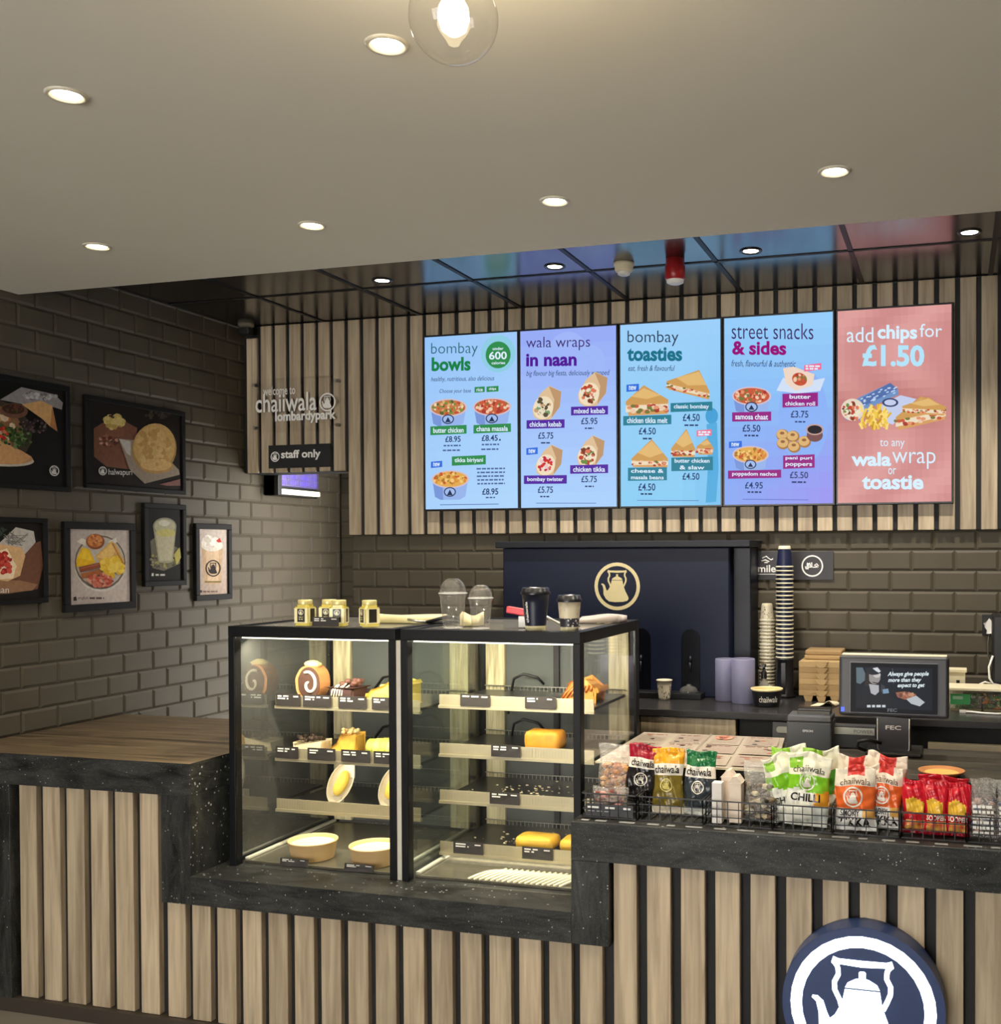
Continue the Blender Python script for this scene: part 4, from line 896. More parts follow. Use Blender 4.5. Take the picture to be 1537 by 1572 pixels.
# tall stack of navy cups in a dispenser tube, upside down
NAVY = S(30, 36, 66); CRM = S(232, 222, 190)
def stack_cup(nm, label, cat_group, r_mouth, r_base, h, body, rimc, basec, loc, dots=None, dotc=None):
    a = MB()
    a.lathe([(r_mouth-.004, .002), (r_mouth, 0), (r_mouth+.0025, .003), (r_mouth+.001, .006), (r_mouth-.002, .007)], loc, 26, [rimc]*4)
    a.lathe([(r_mouth-.002, .007), (r_base+(r_mouth-r_base)*.15, h*.85), (r_base, h-.004), (r_base-.003, h), (r_base-.004, h-.005), (0, h-.005)], loc, 26, [body, basec, basec, basec, basec])
    if dots:
        rnd = random.Random(9)
        for i in range(dots):
            an = rnd.uniform(0, 2*PI); z = rnd.uniform(.06, .82)*h; rr = r_mouth-.002+(r_base-r_mouth+.002)*z/h+.0006; q = rnd.uniform(.002, .0045)
            a.add([(loc[0]+rr*math.cos(an+dx/rr), loc[1]+rr*math.sin(an+dx/rr), loc[2]+z+dz) for dx, dz in ((-q, -q*.4), (q*.6, -q), (q, q*.5), (-q*.3, q))], [(0, 1, 2, 3)], dotc)
    o = a.build(nm, M_print, loc=loc); return tag(o, label, 'cup', cat_group)
x_, y_ = -.800, -.186
t = thing('cup_holder', 'dark cup dispenser tube on the back counter under the tall cup stack', 'cup holder', (x_, y_, ZB))
a = MB(); a.lathe([(0, .0005), (.055, .0005), (.055, .012), (.043, .02), (.043, .180), (.047, .184), (.047, .192), (.040, .192), (.038, .18)], (x_, y_, ZB), 28); a.build('tube', mat('holder_black', S(26, 27, 34), .3), t)
a = MB(); a.box(x_-.010, x_+.010, y_-.046, y_-.0425, ZB+.02, ZB+.17); a.build('front_rib', M_black, t)
p0 = (x_, y_, ZB+.1925)
c0 = stack_cup('paper_cup', 'navy paper cup nested upside down in the tall stack, cream rim showing', 'navy cups nested in the tall stack', .042, .029, .105, NAVY, CRM, CRM, p0)
n_st = 23
for k in range(1, n_st-1): dup(c0, (x_, y_, p0[2]+.0200*k))
dup(c0, (x_, y_, p0[2]+.0200*(n_st-1)), 'topmost navy paper cup of the tall stack with its cream base upward')
x_, y_ = -.891, -.159
p0 = (x_, y_, ZB+.0005)
c0 = stack_cup('paper_cup', 'white patterned paper cup nested upside down in the shorter stack', 'white patterned cups nested in the shorter stack', .037, .026, .085, S(222, 212, 186), S(236, 228, 204), CRM, p0, 60, S(60, 56, 60))
for k in range(1, 22): dup(c0, (x_, y_, p0[2]+.0168*k))
dup(c0, (x_, y_, p0[2]+.0168*22), 'topmost white patterned cup of the shorter stack, base upward')
paper_cup('paper_cup', 'small white speckled paper cup alone on the back counter by the case', (-1.345, -.42, ZB+.0005), .026, .037, .092, S(226, 216, 192), spots=S(90, 84, 80))
# lilac canisters
for x, y, r, h, lab in ((-1.056, -.375, .048, .200, 'rear of the two lilac-grey canisters, left and partly hidden'), (-.958, -.430, .055, .208, 'front of the two lilac-grey canisters beside the black bowl')):
    t = thing('canister', lab, 'canister', (x, y, ZB), 'lilac canisters on the back counter')
    a = MB(); a.lathe([(0, .0005), (r-.002, .0005), (r, .003), (r, h-.003), (r-.002, h), (r-.006, h), (r-.006, h-.004)], (x, y, ZB), 36); a.build('body', mat('lilac_grey', S(128, 128, 158), .55, var=.03), t)
    a = MB(); a.lathe([(0, h-.003), (r-.006, h-.003)], (x, y, ZB), 36); a.build('top', mat('canister_top', S(96, 92, 110), .6), t)
t = thing('pump_bottle', 'small clear bottle with a black pump behind the black bowl', 'bottle', (-.872, -.36, ZB))
a = MB(); a.lathe([(0, .0005), (.020, .0005), (.022, .006), (.022, .085), (.012, .10), (.012, .108), (0, .108)], (-.872, -.36, ZB), 24); a.build('body', mat('bottle_grey', S(150, 146, 134), .25), t)
a = MB(); a.lathe([(.014, .1085), (.014, .14), (.008, .145), (.006, .165), (0, .165)], (-.872, -.36, ZB), 20); a.box(-.882, -.862, -.400, -.353, ZB+.165, ZB+.176); a.build('pump', M_black, t)
t = thing('food_bowl', 'round black paper bowl with cream inside and white lettering on the back counter', 'bowl', (-.835, -.50, ZB))
a = MB(); c_ = (-.835, -.50, ZB+.0005); BK = S(30, 29, 34)
a.lathe([(0, 0), (.056, 0), (.058, .004), (.070, .072), (.074, .076), (.074, .081), (.070, .081), (.068, .074), (.055, .008), (0, .007)], c_, 40, [BK, BK, BK, S(226, 206, 150), S(236, 220, 170), S(236, 220, 170), S(226, 206, 150), S(226, 206, 150), S(226, 206, 150)]); bo = a.build('bowl', M_print, t)
a = MB()
def onbowl(x, z):
    an = -PI/2+.25+x/.066; r = .0585+.0118*(z-.004)/.068+.0008
    return Vector((c_[0]+r*math.cos(an), c_[1]+r*math.sin(an), c_[2]+z))
a.text('chaiiwala', (0, 0, 0), (1, 0, 0), (0, 0, 1), (-.043, .022, .05, .050), fn=onbowl); a.build('lettering', LET, t)
# kraft cup carriers
KR = [mat('kraft_%d' % i, c, .85, scale=60) for i, c in enumerate((S(168, 140, 98), S(156, 128, 88), S(178, 150, 106)))]
for k in range(6):
    x0, x1, y0, y1, z0 = -.715, -.500, -.30, -.10, ZB+.0265+.0270*k
    a = MB(); cx = (x0+x1)/2
    a.box(x0, x1, y0, y1, z0, z0+.0265)
    a.prism([(cx-.032, z0+.0265), (cx+.032, z0+.0265), (cx+.017, z0+.004), (cx+.012, z0), (cx-.012, z0), (cx-.017, z0+.004)], y0-.012, y0+.01, 'y')
    if k == 0:
        for fx in (cx, x0+.045, x1-.045): a.prism([(fx-.022, z0), (fx+.022, z0), (fx+.014, z0-.026), (fx-.014, z0-.026)], y0-.004 if fx != cx else y0-.012, y0+.12, 'y')
    o = a.build('cup_carrier', KR[k % 3], bevel=.004)
    tag(o, ['lowest kraft cup carrier of the stack, its feet on the counter', 'second kraft cup carrier from the bottom of its stack', 'third kraft cup carrier from the bottom of its stack', 'third kraft cup carrier from the top of its stack', 'kraft cup carrier just below the top block of the stack', 'kraft cup carrier below the two small topmost trays'][k], 'cup carrier', 'kraft cup carriers stacked by the tiles')
for k in range(2):
    a = MB(); z0 = ZB+.1890+.0225*k; a.box(-.700+.004*k, -.520, -.22, -.05, z0, z0+.023)
    tag(a.build('cup_carrier', KR[k], bevel=.006), ['small upper kraft carrier set back on the stack', 'topmost kraft carrier of the stack'][k], 'cup carrier', 'kraft cup carriers stacked by the tiles')
a = MB(); vs = []; n = 9
for i in range(n):
    for j in range(n):
        u, v = i/(n-1), j/(n-1); vs.append((-.64+.115*u+.02*v, -.46+.10*v, ZB+.002+.026*math.exp(-((u-.72)/.2)**2)*(1-.6*v)))
        
a.add(vs, [(i*n+j, (i+1)*n+j, (i+1)*n+j+1, i*n+j+1) for i in range(n-1) for j in range(n-1)], smooth=True)
tag(a.build('napkin', mat('napkin_cream', S(222, 208, 176), .9)), 'crumpled cream napkin lying on the back counter left of the till', 'napkin').modifiers.new('s', 'SOLIDIFY').thickness = .0015
t = thing('glass_dish', 'small upturned glass dish by the drinks station niche', 'dish', (-1.24, -.355, ZB+.0305))
a = MB(); a.lathe([(.045, 0), (.046, .004), (.040, .018), (.026, .028), (.012, .031), (0, .031)], (-1.24, -.355, ZB+.0305), 28); a.build('bowl', M_clear, t)
a = MB(); a.lathe([(.010, .0305), (.012, .037), (0, .040)], (-1.24, -.355, ZB+.0305), 16); a.build('knob', M_clear, t)
# right end: small boxes, tray, herb packs, socket
t = thing('folded_box', 'small cream takeaway box behind the till at the back', 'box', (.005, -.22, ZB))
a = MB(); a.box(-.035, .045, -.26, -.18, ZB+.0855, ZB+.15); a.box(-.038, .052, -.265, -.175, ZB+.150, ZB+.165); a.box(-.025, .035, -.25, -.19, ZB+.0005, ZB+.085); a.build('carton', M_cream, t, bevel=.002)
a = MB(); a.box(.005, .02, -.2612, -.2605, ZB+.095, ZB+.115); a.build('window', M_mattblack, t)
t = thing('herb_tray', 'shallow cream tray lid over clear herb packs at the right end', 'tray', (.15, -.40, ZB))
a = MB(); a.box(-.035, .40, -.475, -.30, ZB+.093, ZB+.106); a.build('lid', M_cream, t, bevel=.003)
a = MB()
for x, y in ((-.029, -.468), (.39, -.468), (-.029, -.308), (.39, -.308)): a.box(x-.006, x+.006, y-.006, y+.006, ZB+.0005, ZB+.0928)
a.build('leg_frame', M_clear, t)
GRN = [S(40, 120, 50), S(70, 140, 60), S(30, 90, 40), S(110, 150, 80), S(90, 110, 50)]
for i, (x, lab, cols) in enumerate(((.045, 'clear herb pack with a bright green label nearest the till', GRN), (.185, 'clear herb pack with orange leaves at the right edge', GRN+[S(214, 130, 50), S(226, 160, 80)]))):
    t = thing('herb_pack', lab, 'herb pack', (x, -.40, ZB), 'herb packs on the back counter')
    a = MB(); rnd = random.Random(i)
    a.box(x-.065, x+.065, -.445, -.325, ZB+.0005, ZB+.010, S(130, 120, 90))
    for k in range(70):
        px, py, pz = x+rnd.uniform(-.055, .055), rnd.uniform(-.435, -.34), ZB+rnd.uniform(.015, .065); q = rnd.uniform(.010, .022); an = rnd.uniform(0, 6.28)
        a.add([(px, py, pz), (px+q*math.cos(an), py+.004, pz+q*math.sin(an)*.6), (px+1.6*q*math.cos(an+.3), py-.003, pz+q*math.sin(an+.4)), (px+.6*q*math.cos(an+.9), py+.002, pz+.8*q*math.sin(an+.9))], [(0, 1, 2, 3)], rnd.choice(cols))
    a.build('leaves', M_print, t)
    a = MB(); a.box(x-.067, x+.067, -.449, -.321, ZB+.0102, ZB+.082); a.build('film_wrap', M_clear, t, bevel=.01)
    if i == 0:
        a = MB(); a.box(x-.066, x+.02, -.4512, -.4500, ZB+.030, ZB+.076, S(30, 150, 70)); a.box(x-.055, x-.012, -.4518, -.4512, ZB+.052, ZB+.066, S(150, 190, 150)); a.build('green_label', M_print, t)
a = MB(); a.tube([(.045, -.50, ZB+.006), (.07, -.505, ZB+.006), (.11, -.52, ZB+.005), (.17, -.53, ZB+.005), (.26, -.50, ZB+.005)], .0045, 8); a.box(.018, .045, -.506, -.494, ZB+.0008, ZB+.012)
tag(a.build('charging_cable', M_whitep), 'white cable lying on the back counter in front of the herb packs', 'cable')
t = thing('wall_socket', 'black twin wall socket plate with a white plug, right edge of the tiles', 'socket', (.20, 0, 1.44))
a = MB(); a.box(.125, .27, -.013, -.0005, 1.435, 1.535); a.build('plate', M_mattblack, t, bevel=.003)
a = MB(); a.prism([(.136, 1.475), (.145, 1.462), (.147, 1.448), (.165, 1.448), (.167, 1.462), (.176, 1.475), (.178, 1.492), (.157, 1.512), (.134, 1.492)], -.0132, -.045, 'y'); pl_ = a.build('plug', M_whitep, t, bevel=.004)
a = MB(); a.tube([(.156, -.035, 1.447), (.150, -.04, 1.40), (.150, -.05, 1.34), (.165, -.06, 1.28), (.20, -.07, 1.24)], .003, 6); a.build('lead', mat('lead_grey', S(90, 84, 74), .5), pl_)
t = thing('water_boiler', 'tall black appliance cut by the right edge on the back counter', 'appliance', (.27, -.14, ZB))
a = MB(); a.box(.165, .40, -.25, -.05, ZB+.0005, 1.545); a.build('body', M_black, t, bevel=.01)
a = MB(); a.tube([(.166, -.255, 1.36), (.148, -.27, 1.31), (.150, -.28, 1.26), (.165, -.285, 1.235), (.19, -.28, 1.23)], .005, 8); a.tube([(.165, -.285, 1.235), (.13, -.30, 1.245), (.10, -.30, 1.23)], .004, 8); a.build('white_hose', M_whitep, t)

# ================================================================== TILL, PRINTER, MENU
ZT = 1.060
t = thing('till', 'black till with a tilted customer screen on a broad neck, on the till worktop', 'till', (-.225, -1.20, ZT))
def tb(a, x0, x1, z0, z1, y0, y1, til=.09, col=(1, 1, 1, 1)):
    zc = 1.215
    f = lambda x, y, z: (x, y+(z-zc)*til, z)
    v = [f(x, y, z) for z in (z0, z1) for y in (y0, y1) for x in (x0, x1)]
    a.add(v, [(0, 2, 3, 1), (4, 5, 7, 6), (0, 1, 5, 4), (2, 6, 7, 3), (0, 4, 6, 2), (1, 3, 7, 5)], col)
a = MB(); tb(a, -.434, -.022, 1.205, 1.436, -1.205, -1.12); a.build('housing', mat('till_black', S(48, 49, 54), .4), t, bevel=.012, seg=3)
a = MB(); tb(a, -.425, -.030, 1.4362, 1.4395, -1.19, -1.13); a.build('top_strip', M_cream, t)
a = MB(); tb(a, -.392, -.060, 1.218, 1.413, -1.2085, -1.2055); a.build('screen_bezel', mat('bezel_grey', S(90, 92, 96), .3), t, bevel=.002)
ar = Art((-.389, -1.2092+(1.410-1.215)*.09, 1.410), (1, 0, 0), Vector((0, .09, 1)).normalized(), Vector((0, -1, .09)).normalized(), .326, .190, [(625, 165), (1315, 190), (1325, 565), (612, 540)])
grad(ar, lambda u, v: S(28, 33, 42) if .06 < u < .93 and .07 < v < .88 else S(16, 18, 24), 16, 12)
ar.poly([(668, 205), (720, 205), (745, 260), (740, 300), (700, 330), (668, 320)], S(96, 112, 120))
ar.poly([(668, 500), (680, 400), (760, 350), (830, 330), (900, 400), (960, 440), (960, 510)], S(34, 36, 42))
ar.ell(800, 285, 58, 74, S(44, 40, 42)); ar.ell(815, 280, 48, 52, S(150, 144, 142)); ar.ell(835, 262, 30, 22, S(196, 192, 190)); ar.ell(810, 230, 64, 32, S(40, 42, 50)); ar.poly([(800, 212), (840, 205), (866, 235), (850, 246), (826, 232)], S(210, 214, 220)); ar.poly([(740, 250), (770, 240), (775, 350), (735, 350)], S(50, 44, 46))
ar.poly([(770, 330), (850, 340), (850, 390), (820, 415), (785, 400)], S(176, 176, 180)); ar.line([(800, 318), (850, 326)], 7, S(60, 50, 52)); ar.poly([(870, 330), (900, 350), (900, 390), (880, 410), (862, 380)], S(60, 62, 70))
ar.poly([(880, 372), (925, 366), (932, 400), (884, 404)], S(120, 150, 176)); ar.line([(960, 215), (968, 330)], 3, S(90, 110, 130))
TW_ = S(220, 232, 236)
ar.text('Always give people', 920, 240, 1246, 282, TW_, bold=.03, shear=.3); ar.text('more than they', 924, 286, 1190, 326, TW_, bold=.03, shear=.3); ar.text('expect to get', 1000, 330, 1216, 366, TW_, bold=.03, shear=.3)
ar.poly([(985, 395), (1060, 388), (1150, 410), (1140, 440), (1060, 450), (1000, 430)], S(150, 96, 76)); ar.poly([(1070, 445), (1150, 420), (1220, 470), (1180, 500), (1110, 480)], S(180, 186, 190)); ar.blobs(1070, 415, 60, 18, [S(170, 110, 90), S(110, 70, 60), S(190, 140, 110)], 20, 12, 2)
ar.bars(752, 488, 910, 18, S(200, 206, 210), 4); ar.text('FEC', 920, 516, 996, 540, S(110, 116, 122), bold=.02)
ar.build('display', M_screen, t)
a = MB(); a.box(-.425, -.412, -1.2065, -1.2052, 1.222, 1.238); a.build('power_light', mat_emit('blue_led', S(60, 80, 255), 2.0), t)
a = MB(); a.prism([(-.290, 1.2045), (-.165, 1.2045), (-.165, 1.05+ZT-1.045), (-.290, 1.05+ZT-1.045)], -1.195, -1.165, 'y'); nk = a.build('neck', mat('neck_black', S(40, 42, 46), .3), t, bevel=.004)
a = MB(); y_ = -1.1968; a.tube([(-.287, y_, 1.20), (-.287, y_, 1.082), (-.278, y_, 1.073), (-.177, y_, 1.073), (-.168, y_, 1.082), (-.168, y_, 1.20)], .0028, 6); a.text('FEC', (0, y_+.001, 0), (1, 0, 0), (0, 0, 1), (-.257, 1.156, -.199, 1.172), bold=.02); a.build('chrome_trim', M_steel, nk)
a = MB(); a.box(-.33, -.12, -1.25, -1.06, ZT+.0005, ZT+.018); a.build('base', M_black, t, bevel=.006)
a = MB(); a.tube([(-.33+.012, -1.22, ZT+.012), (-.36, -1.24, ZT+.03), (-.355, -1.25, ZT+.055), (-.32, -1.245, ZT+.062), (-.27, -1.235, ZT+.05)], .007, 8); a.build('cable', M_black, t)
t = thing('receipt_printer', 'squat dark grey receipt printer left of the till', 'printer', (-.55, -1.12, ZT))
a = MB(); a.box(-.637, -.462, -1.20, -1.05, ZT+.0005, 1.172); a.build('body', mat('printer_grey', S(58, 60, 64), .45), t, bevel=.006, seg=3)
a = MB(); a.box(-.635, -.464, -1.195, -1.06, 1.1725, 1.196); a.build('cover', mat('printer_cover', S(76, 77, 80), .45), t, bevel=.005)
a = MB(); a.prism([(-1.15, 1.1965), (-1.09, 1.1965), (-1.07, 1.215), (-1.14, 1.212)], -.60, -.475, 'x'); a.build('paper_flap', M_black, t, bevel=.003)
a = MB(); a.text('EPSON', (0, -1.2006, 0), (1, 0, 0), (0, 0, 1), (-.574, 1.134, -.534, 1.143), bold=.03); a.build('lettering', mat('silver_print', S(200, 200, 205), .4), t)
t = thing('cash_drawer', 'silver-fronted steel drawer unit seen under the till screen', 'drawer unit', (-.40, -.80, ZT))
a = MB(); a.box(-.47, -.30, -1.10, -1.045, ZT+.0005, 1.150); a.build('body', mat('drawer_dark', S(60, 60, 62), .4), t, bevel=.003)
a = MB(); a.box(-.462, -.305, -1.1035, -1.1005, 1.115, 1.142); a.build('silver_front', M_steel, t, bevel=.001)
a = MB(); a.text('POWER', (0, -1.1040, 0), (1, 0, 0), (0, 0, 1), (-.385, 1.122, -.31, 1.135)); a.build('lettering', mat('print_grey', S(80, 80, 84), .5), t)
# big menu board lying on the worktop on a black plinth
t = thing('menu_board', 'large cream printed menu lying flat on the till worktop', 'menu', (-1.0, -1.35, ZT))
a = MB(); a.box(-1.23, -.68, -1.60, -1.06, ZT+.0005, ZT+.010); a.build('riser', M_mattblack, t)
zz = ZT+.0105
PTS = [(-1.268, -1.035), (-.672, -1.03), (-.600, -1.690), (-1.264, -1.69)]
a = MB(); a.prism(PTS[::-1], zz, zz+.006, 'z'); a.build('board', M_cream, t)
def mp(u, v):
    a_, b_, c__, d__ = [Vector((p[0], p[1], 0)) for p in PTS]
    p = (a_*(1-u)+b_*u)*(1-v)+(d__*(1-u)+c__*u)*v; return p
class Flat(Art):
    def P(s, x, y):
        p = mp(x, y); return Vector((p.x, p.y, zz+.0066+.0001*s.k))
ar = Flat((0, 0, 0), (1, 0, 0), (0, 1, 0), (0, 0, 1), 1, 1)
PINK = S(168, 152, 136); TX = S(170, 150, 136); rnd = random.Random(12)
grad(ar, lambda u, v: S(178, 165, 146), 4, 4)
for bx in range(4):
    x0 = .02+bx*.245
    for by, hh in enumerate((.30, .26, .28)):
        y0 = .04+by*.32
        ar.rect(x0, y0, x0+.215, y0+hh, PINK if (bx+by) % 2 else S(174, 160, 142)); k0 = ar.k
        ar.bars(x0+.02, y0+.02, x0+.17, .02, S(120, 70, 60), bx*7+by)
        for r in range(6): ar.bars(x0+.02, y0+.07+r*.035, x0+.19, .010, TX, r+bx*3)
        for _ in range(3):
            cx, cy = x0+rnd.uniform(.03, .19), y0+rnd.uniform(.05, hh-.04); ar.ell(cx, cy, .018, .016, rnd.choice([S(120, 90, 76), S(80, 66, 60), S(176, 110, 80), S(60, 60, 60)]), 9)
        ar.k = k0+3
ar.ell(.60, .12, .06, .07, S(214, 140, 110)); ar.blobs(.60, .12, .05, .055, [S(150, 80, 60), S(226, 170, 140), S(110, 70, 60)], 20, .016, 4); ar.line([(.49, 0), (.49, 1)], .006, S(150, 140, 130))
ar.build('print', M_print, t)

# ================================================================== ON TOP OF THE DISPLAY CASES
ZC = 1.5565
M_jar = mat('honey_jar', S(222, 206, 110), .15); M_jarlid = mat('jar_lid_gold', S(226, 214, 150), .3, metal=.3)
def jar(x, y, rz, label):
    t = thing('honey_jar', label, 'jar', (x, y, ZC), 'honey jars on the left display case', rz)
    a = MB(); w_ = .030; c = .007
    oc = [(w_, w_-c), (w_-c, w_), (-w_+c, w_), (-w_, w_-c), (-w_, -w_+c), (-w_+c, -w_), (w_-c, -w_), (w_, -w_+c)]
    a.prism(oc, 0, .072, 'z'); a.prism([(px*.8, py*.8) for px, py in oc], .072, .08, 'z'); a.build('jar_body', M_jar, t, bevel=.002)
    a = MB(); a.lathe([(0, .0802), (.027, .0802), (.028, .083), (.028, .098), (.026, .10), (0, .10)], (0, 0, 0), 28); a.build('lid', M_jarlid, t)
    a = MB(); a.box(-.028, .028, -.0312, -.0304, .010, .068, S(236, 228, 180)); a.box(.0304, .0312, -.028, .028, .010, .068, S(236, 228, 180)); a.box(-.0312, -.0304, -.028, .028, .010, .068, S(236, 228, 180))
    a.box(-.016, .016, -.0316, -.0312, .014, .066, S(40, 36, 30)); a.box(.0312, .0316, -.016, .016, .014, .066, S(40, 36, 30))
    ar = Art((0, -.0317, .052), (1, 0, 0), (0, 0, 1), (0, -1, 0), 1, 1); ar.kettle(0, 0, .011, S(236, 228, 200), ringw=.2); ar.k = 0; ar.bars(-.009, .017, .009, .004, S(200, 190, 150), 2); ar.k = 0; ar.bars(-.009, .025, .009, .004, S(200, 190, 150), 3)
    n = len(a.v); a.v += ar.mb.v
    for f, c_ in zip(ar.mb.f, ar.mb.c): a.face([n+i for i in f], c_)
    a.build('paper_label', M_print, t)
jar(-2.462, -1.700, .05, 'honey jar at the left end, left of the small price card')
jar(-2.383, -1.655, .12, 'honey jar half hidden between two others behind the price card')
jar(-2.318, -1.690, .30, 'honey jar right behind the small black price card')
jar(-2.190, -1.680, -.62, 'honey jar standing alone right of the other three')
def price_card(x0, x1, z0, z1, y, label, group, seed, lean=.10, two=True):
    t = thing('price_card', label, 'price card', ((x0+x1)/2, y, z0), group)
    a = MB(); f = lambda x, yy, z: (x, yy+(z-z0)*lean, z)
    v = [f(x, yy, z) for z in (z0, z1) for yy in (y, y+.002) for x in (x0, x1)]
    a.add(v, [(0, 2, 3, 1), (4, 5, 7, 6), (0, 1, 5, 4), (2, 6, 7, 3), (0, 4, 6, 2), (1, 3, 7, 5)]); a.build('card', mat('card_charcoal', S(44, 40, 38), .5), t)
    W_, H_ = x1-x0, z1-z0
    ar = Art((x0, y+H_*lean, z1), (1, 0, 0), Vector((0, lean, 1)).normalized(), Vector((0, -1, lean)).normalized(), W_, H_)
    CW = S(232, 230, 222); ar.bars(.08, .14, .42+.1*(seed % 3), .11, CW, seed); ar.k = 0
    if two: ar.bars(.08, .34, .40+.12*(seed % 2), .11, CW, seed+5); ar.k = 0
    ar.bars(.72, .16, .92, .10, CW, seed+9); ar.build('lettering', M_print, t)
price_card(-2.398, -2.282, ZC, ZC+.036, -1.752, 'black price card leaning in front of the honey jars', None, 3)
def sheet(name, label, cat, x0, x1, y0, y1, z, hgt, m, seed, n=10, group=None):
    a = MB(); rnd = random.Random(seed); p = [rnd.uniform(0, 6) for _ in range(4)]; vs = []
    for k in (0, 1):
        for i in range(n):
            for j in range(n):
                u, v = i/(n-1), j/(n-1)
                wv = .5+.25*math.sin(4*u+p[0]+2*v)+.25*math.sin(6*v+p[1]-3*u)
                vs.append((x0+(x1-x0)*u, y0+(y1-y0)*v, z+.0005+(hgt*(.35+.65*wv) if k else 0)))
    fs = []
    for i in range(n-1):
        for j in range(n-1):
            q = (i*n+j, (i+1)*n+j, (i+1)*n+j+1, i*n+j+1); fs.append(tuple(n*n+t for t in q)); fs.append(q[::-1])
    for i in range(n-1):
        for b, c in ((i*n, (i+1)*n), ((i+1)*n+n-1, i*n+n-1), (i+1, i), ((n-1)*n+i, (n-1)*n+i+1)): fs.append((b, c, n*n+c, n*n+b))
    a.add(vs, fs, smooth=True); return tag(a.build(name, m), label, cat, group)
M_nap = mat('napkin_pale', S(184, 172, 166), .9); M_paper = mat('paper_cream', S(226, 214, 170), .8)
sheet('paper_bag', 'flat cream paper bag lying behind the single honey jar', 'paper bag', -2.33, -2.02, -1.50, -1.36, ZC, .035, M_paper, 3)
sheet('napkin', 'stack of pale napkins at the back right corner of the right display case', 'napkins', -1.46, -1.285, -1.33, -1.22, ZC, .032, M_nap, 5)
sheet('napkin', 'cream crumpled napkin behind the two clear dome cups', 'napkin', -1.845, -1.775, -1.60, -1.53, ZC, .055, M_paper, 8)
def dome_cup(x, y, s, label):
    t = thing('dome_cup', label, 'cup', (x, y, ZC), 'clear dome cups on the right display case')
    L_ = (x, y, ZC)
    a = MB(); a.lathe([(0, .001), (.033*s, .001), (.035*s, .004), (.046*s, .115*s), (.049*s, .118*s), (.049*s, .122*s), (.046*s, .122*s)], L_, 32); a.build('cup_body', M_clear, t)
    for k in range(12):
        pass
    a = MB(); a.lathe([(.050*s, .1225*s), (.0515*s, .126*s), (.0515*s, .131*s), (.047*s, .133*s)]+[(.047*s*math.cos(k*PI/18), .133*s+.052*s*math.sin(k*PI/18)) for k in range(1, 8)], L_, 32); a.build('dome_lid', M_clear, t)
    a = MB(); a.tube([(x+.0505*s*math.cos(k*PI/16), y+.0505*s*math.sin(k*PI/16), ZC+.128*s) for k in range(32)], .0022, 6, closed=True); a.build('rim', mat('frosted_rim', S(210, 210, 206), .25), t)
    a = MB(); a.tube([(x+.034*s*math.cos(k*PI/16), y+.034*s*math.sin(k*PI/16), ZC+.003) for k in range(32)], .002, 6, closed=True); a.build('base_ring', mat('frosted_rim', S(210, 210, 206), .25), t)
dome_cup(-1.802, -1.745, 1.03, 'larger clear plastic dome cup, left of the pair on the case')
dome_cup(-1.685, -1.755, .90, 'smaller clear plastic dome cup, right of the pair on the case')
t = thing('tongs', 'black and steel tongs lying behind the clear dome cups', 'tongs', (-1.93, -1.55, ZC))
a = MB()
a.tube([(-2.0, -1.58, ZC+.010), (-1.93, -1.55, ZC+.030), (-1.85, -1.52, ZC+.022), (-1.78, -1.49, ZC+.012)], [.006, .007, .006, .004], 8); a.tube([(-2.0, -1.57, ZC+.008), (-1.93, -1.53, ZC+.008), (-1.85, -1.50, ZC+.006), (-1.78, -1.475, ZC+.006)], [.006, .007, .006, .004], 8); a.build('arms', M_black, t)
a = MB(); a.tube([(-2.07, -1.60, ZC+.022), (-2.03, -1.585, ZC+.014), (-1.998, -1.575, ZC+.010)], .005, 8); a.build('tips', M_steel, t)
t = thing('utensil', 'bright red plastic handle lying behind the tall black cup', 'utensil', (-1.57, -1.60, ZC))
a = MB(); c_ = Vector((-1.565, -1.61, ZC+.055)); ux_ = Vector((.98, .1, -.16)); a.obox(c_, ux_*.075, (0, .014, 0), (.002, 0, .0125)); a.build('red_grip', mat('red_plastic', S(206, 40, 54), .35), t, bevel=.004)
a = MB(); a.tube([(-1.50, -1.60, ZC+.045), (-1.47, -1.595, ZC+.03), (-1.42, -1.59, ZC+.006), (-1.36, -1.58, ZC+.005)], .006, 8); a.box(-1.59, -1.54, -1.625, -1.595, ZC+.0005, ZC+.042); a.build('steel_end', M_steel, t)
tall = paper_cup('paper_cup', 'tall navy takeaway cup with lid and cream base on the right display case', (-1.468, -1.755, ZC), .036, .050, .135, S(26, 30, 50), M_lid, base=S(228, 216, 170))
a = MB()
def oncup(x, z, L_=(-1.468, -1.755, ZC), r0=.036, r1=.050, h=.135, off=-.55):
    r = r0+(r1-r0)*z/h+.0008; an = -PI/2+off+x/r; return Vector((L_[0]+r*math.cos(an), L_[1]+r*math.sin(an), L_[2]+z))
vs, fs = glyphs('chaiiwala', .02, 0); xs = [v[0] for v in vs]; ys = [v[1] for v in vs]
a.add([oncup(.012-(v[1]-min(ys))/(max(ys)-min(ys))*.012, .030+(v[0]-min(xs))/(max(xs)-min(xs))*.075) for v in vs], fs); a.build('lettering', LET, tall)
short = paper_cup('paper_cup', 'short dark patterned takeaway cup with black lid and cream band, right of the navy cup', (-1.345, -1.735, ZC), .032, .042, .108, S(54, 52, 60), M_lid, band=S(214, 204, 176), base=S(228, 216, 180), spots=S(190, 186, 176))

# ================================================================== FOOD IN THE CASES
def food(name, label, cat, mb, m, loc=None, **k): return tag(mb.build(name, m, **k), label, cat)
CK = lambda n, c, b=.25, s=90, v=.18: mat(n, c, .65, var=v, scale=s, bump=b)
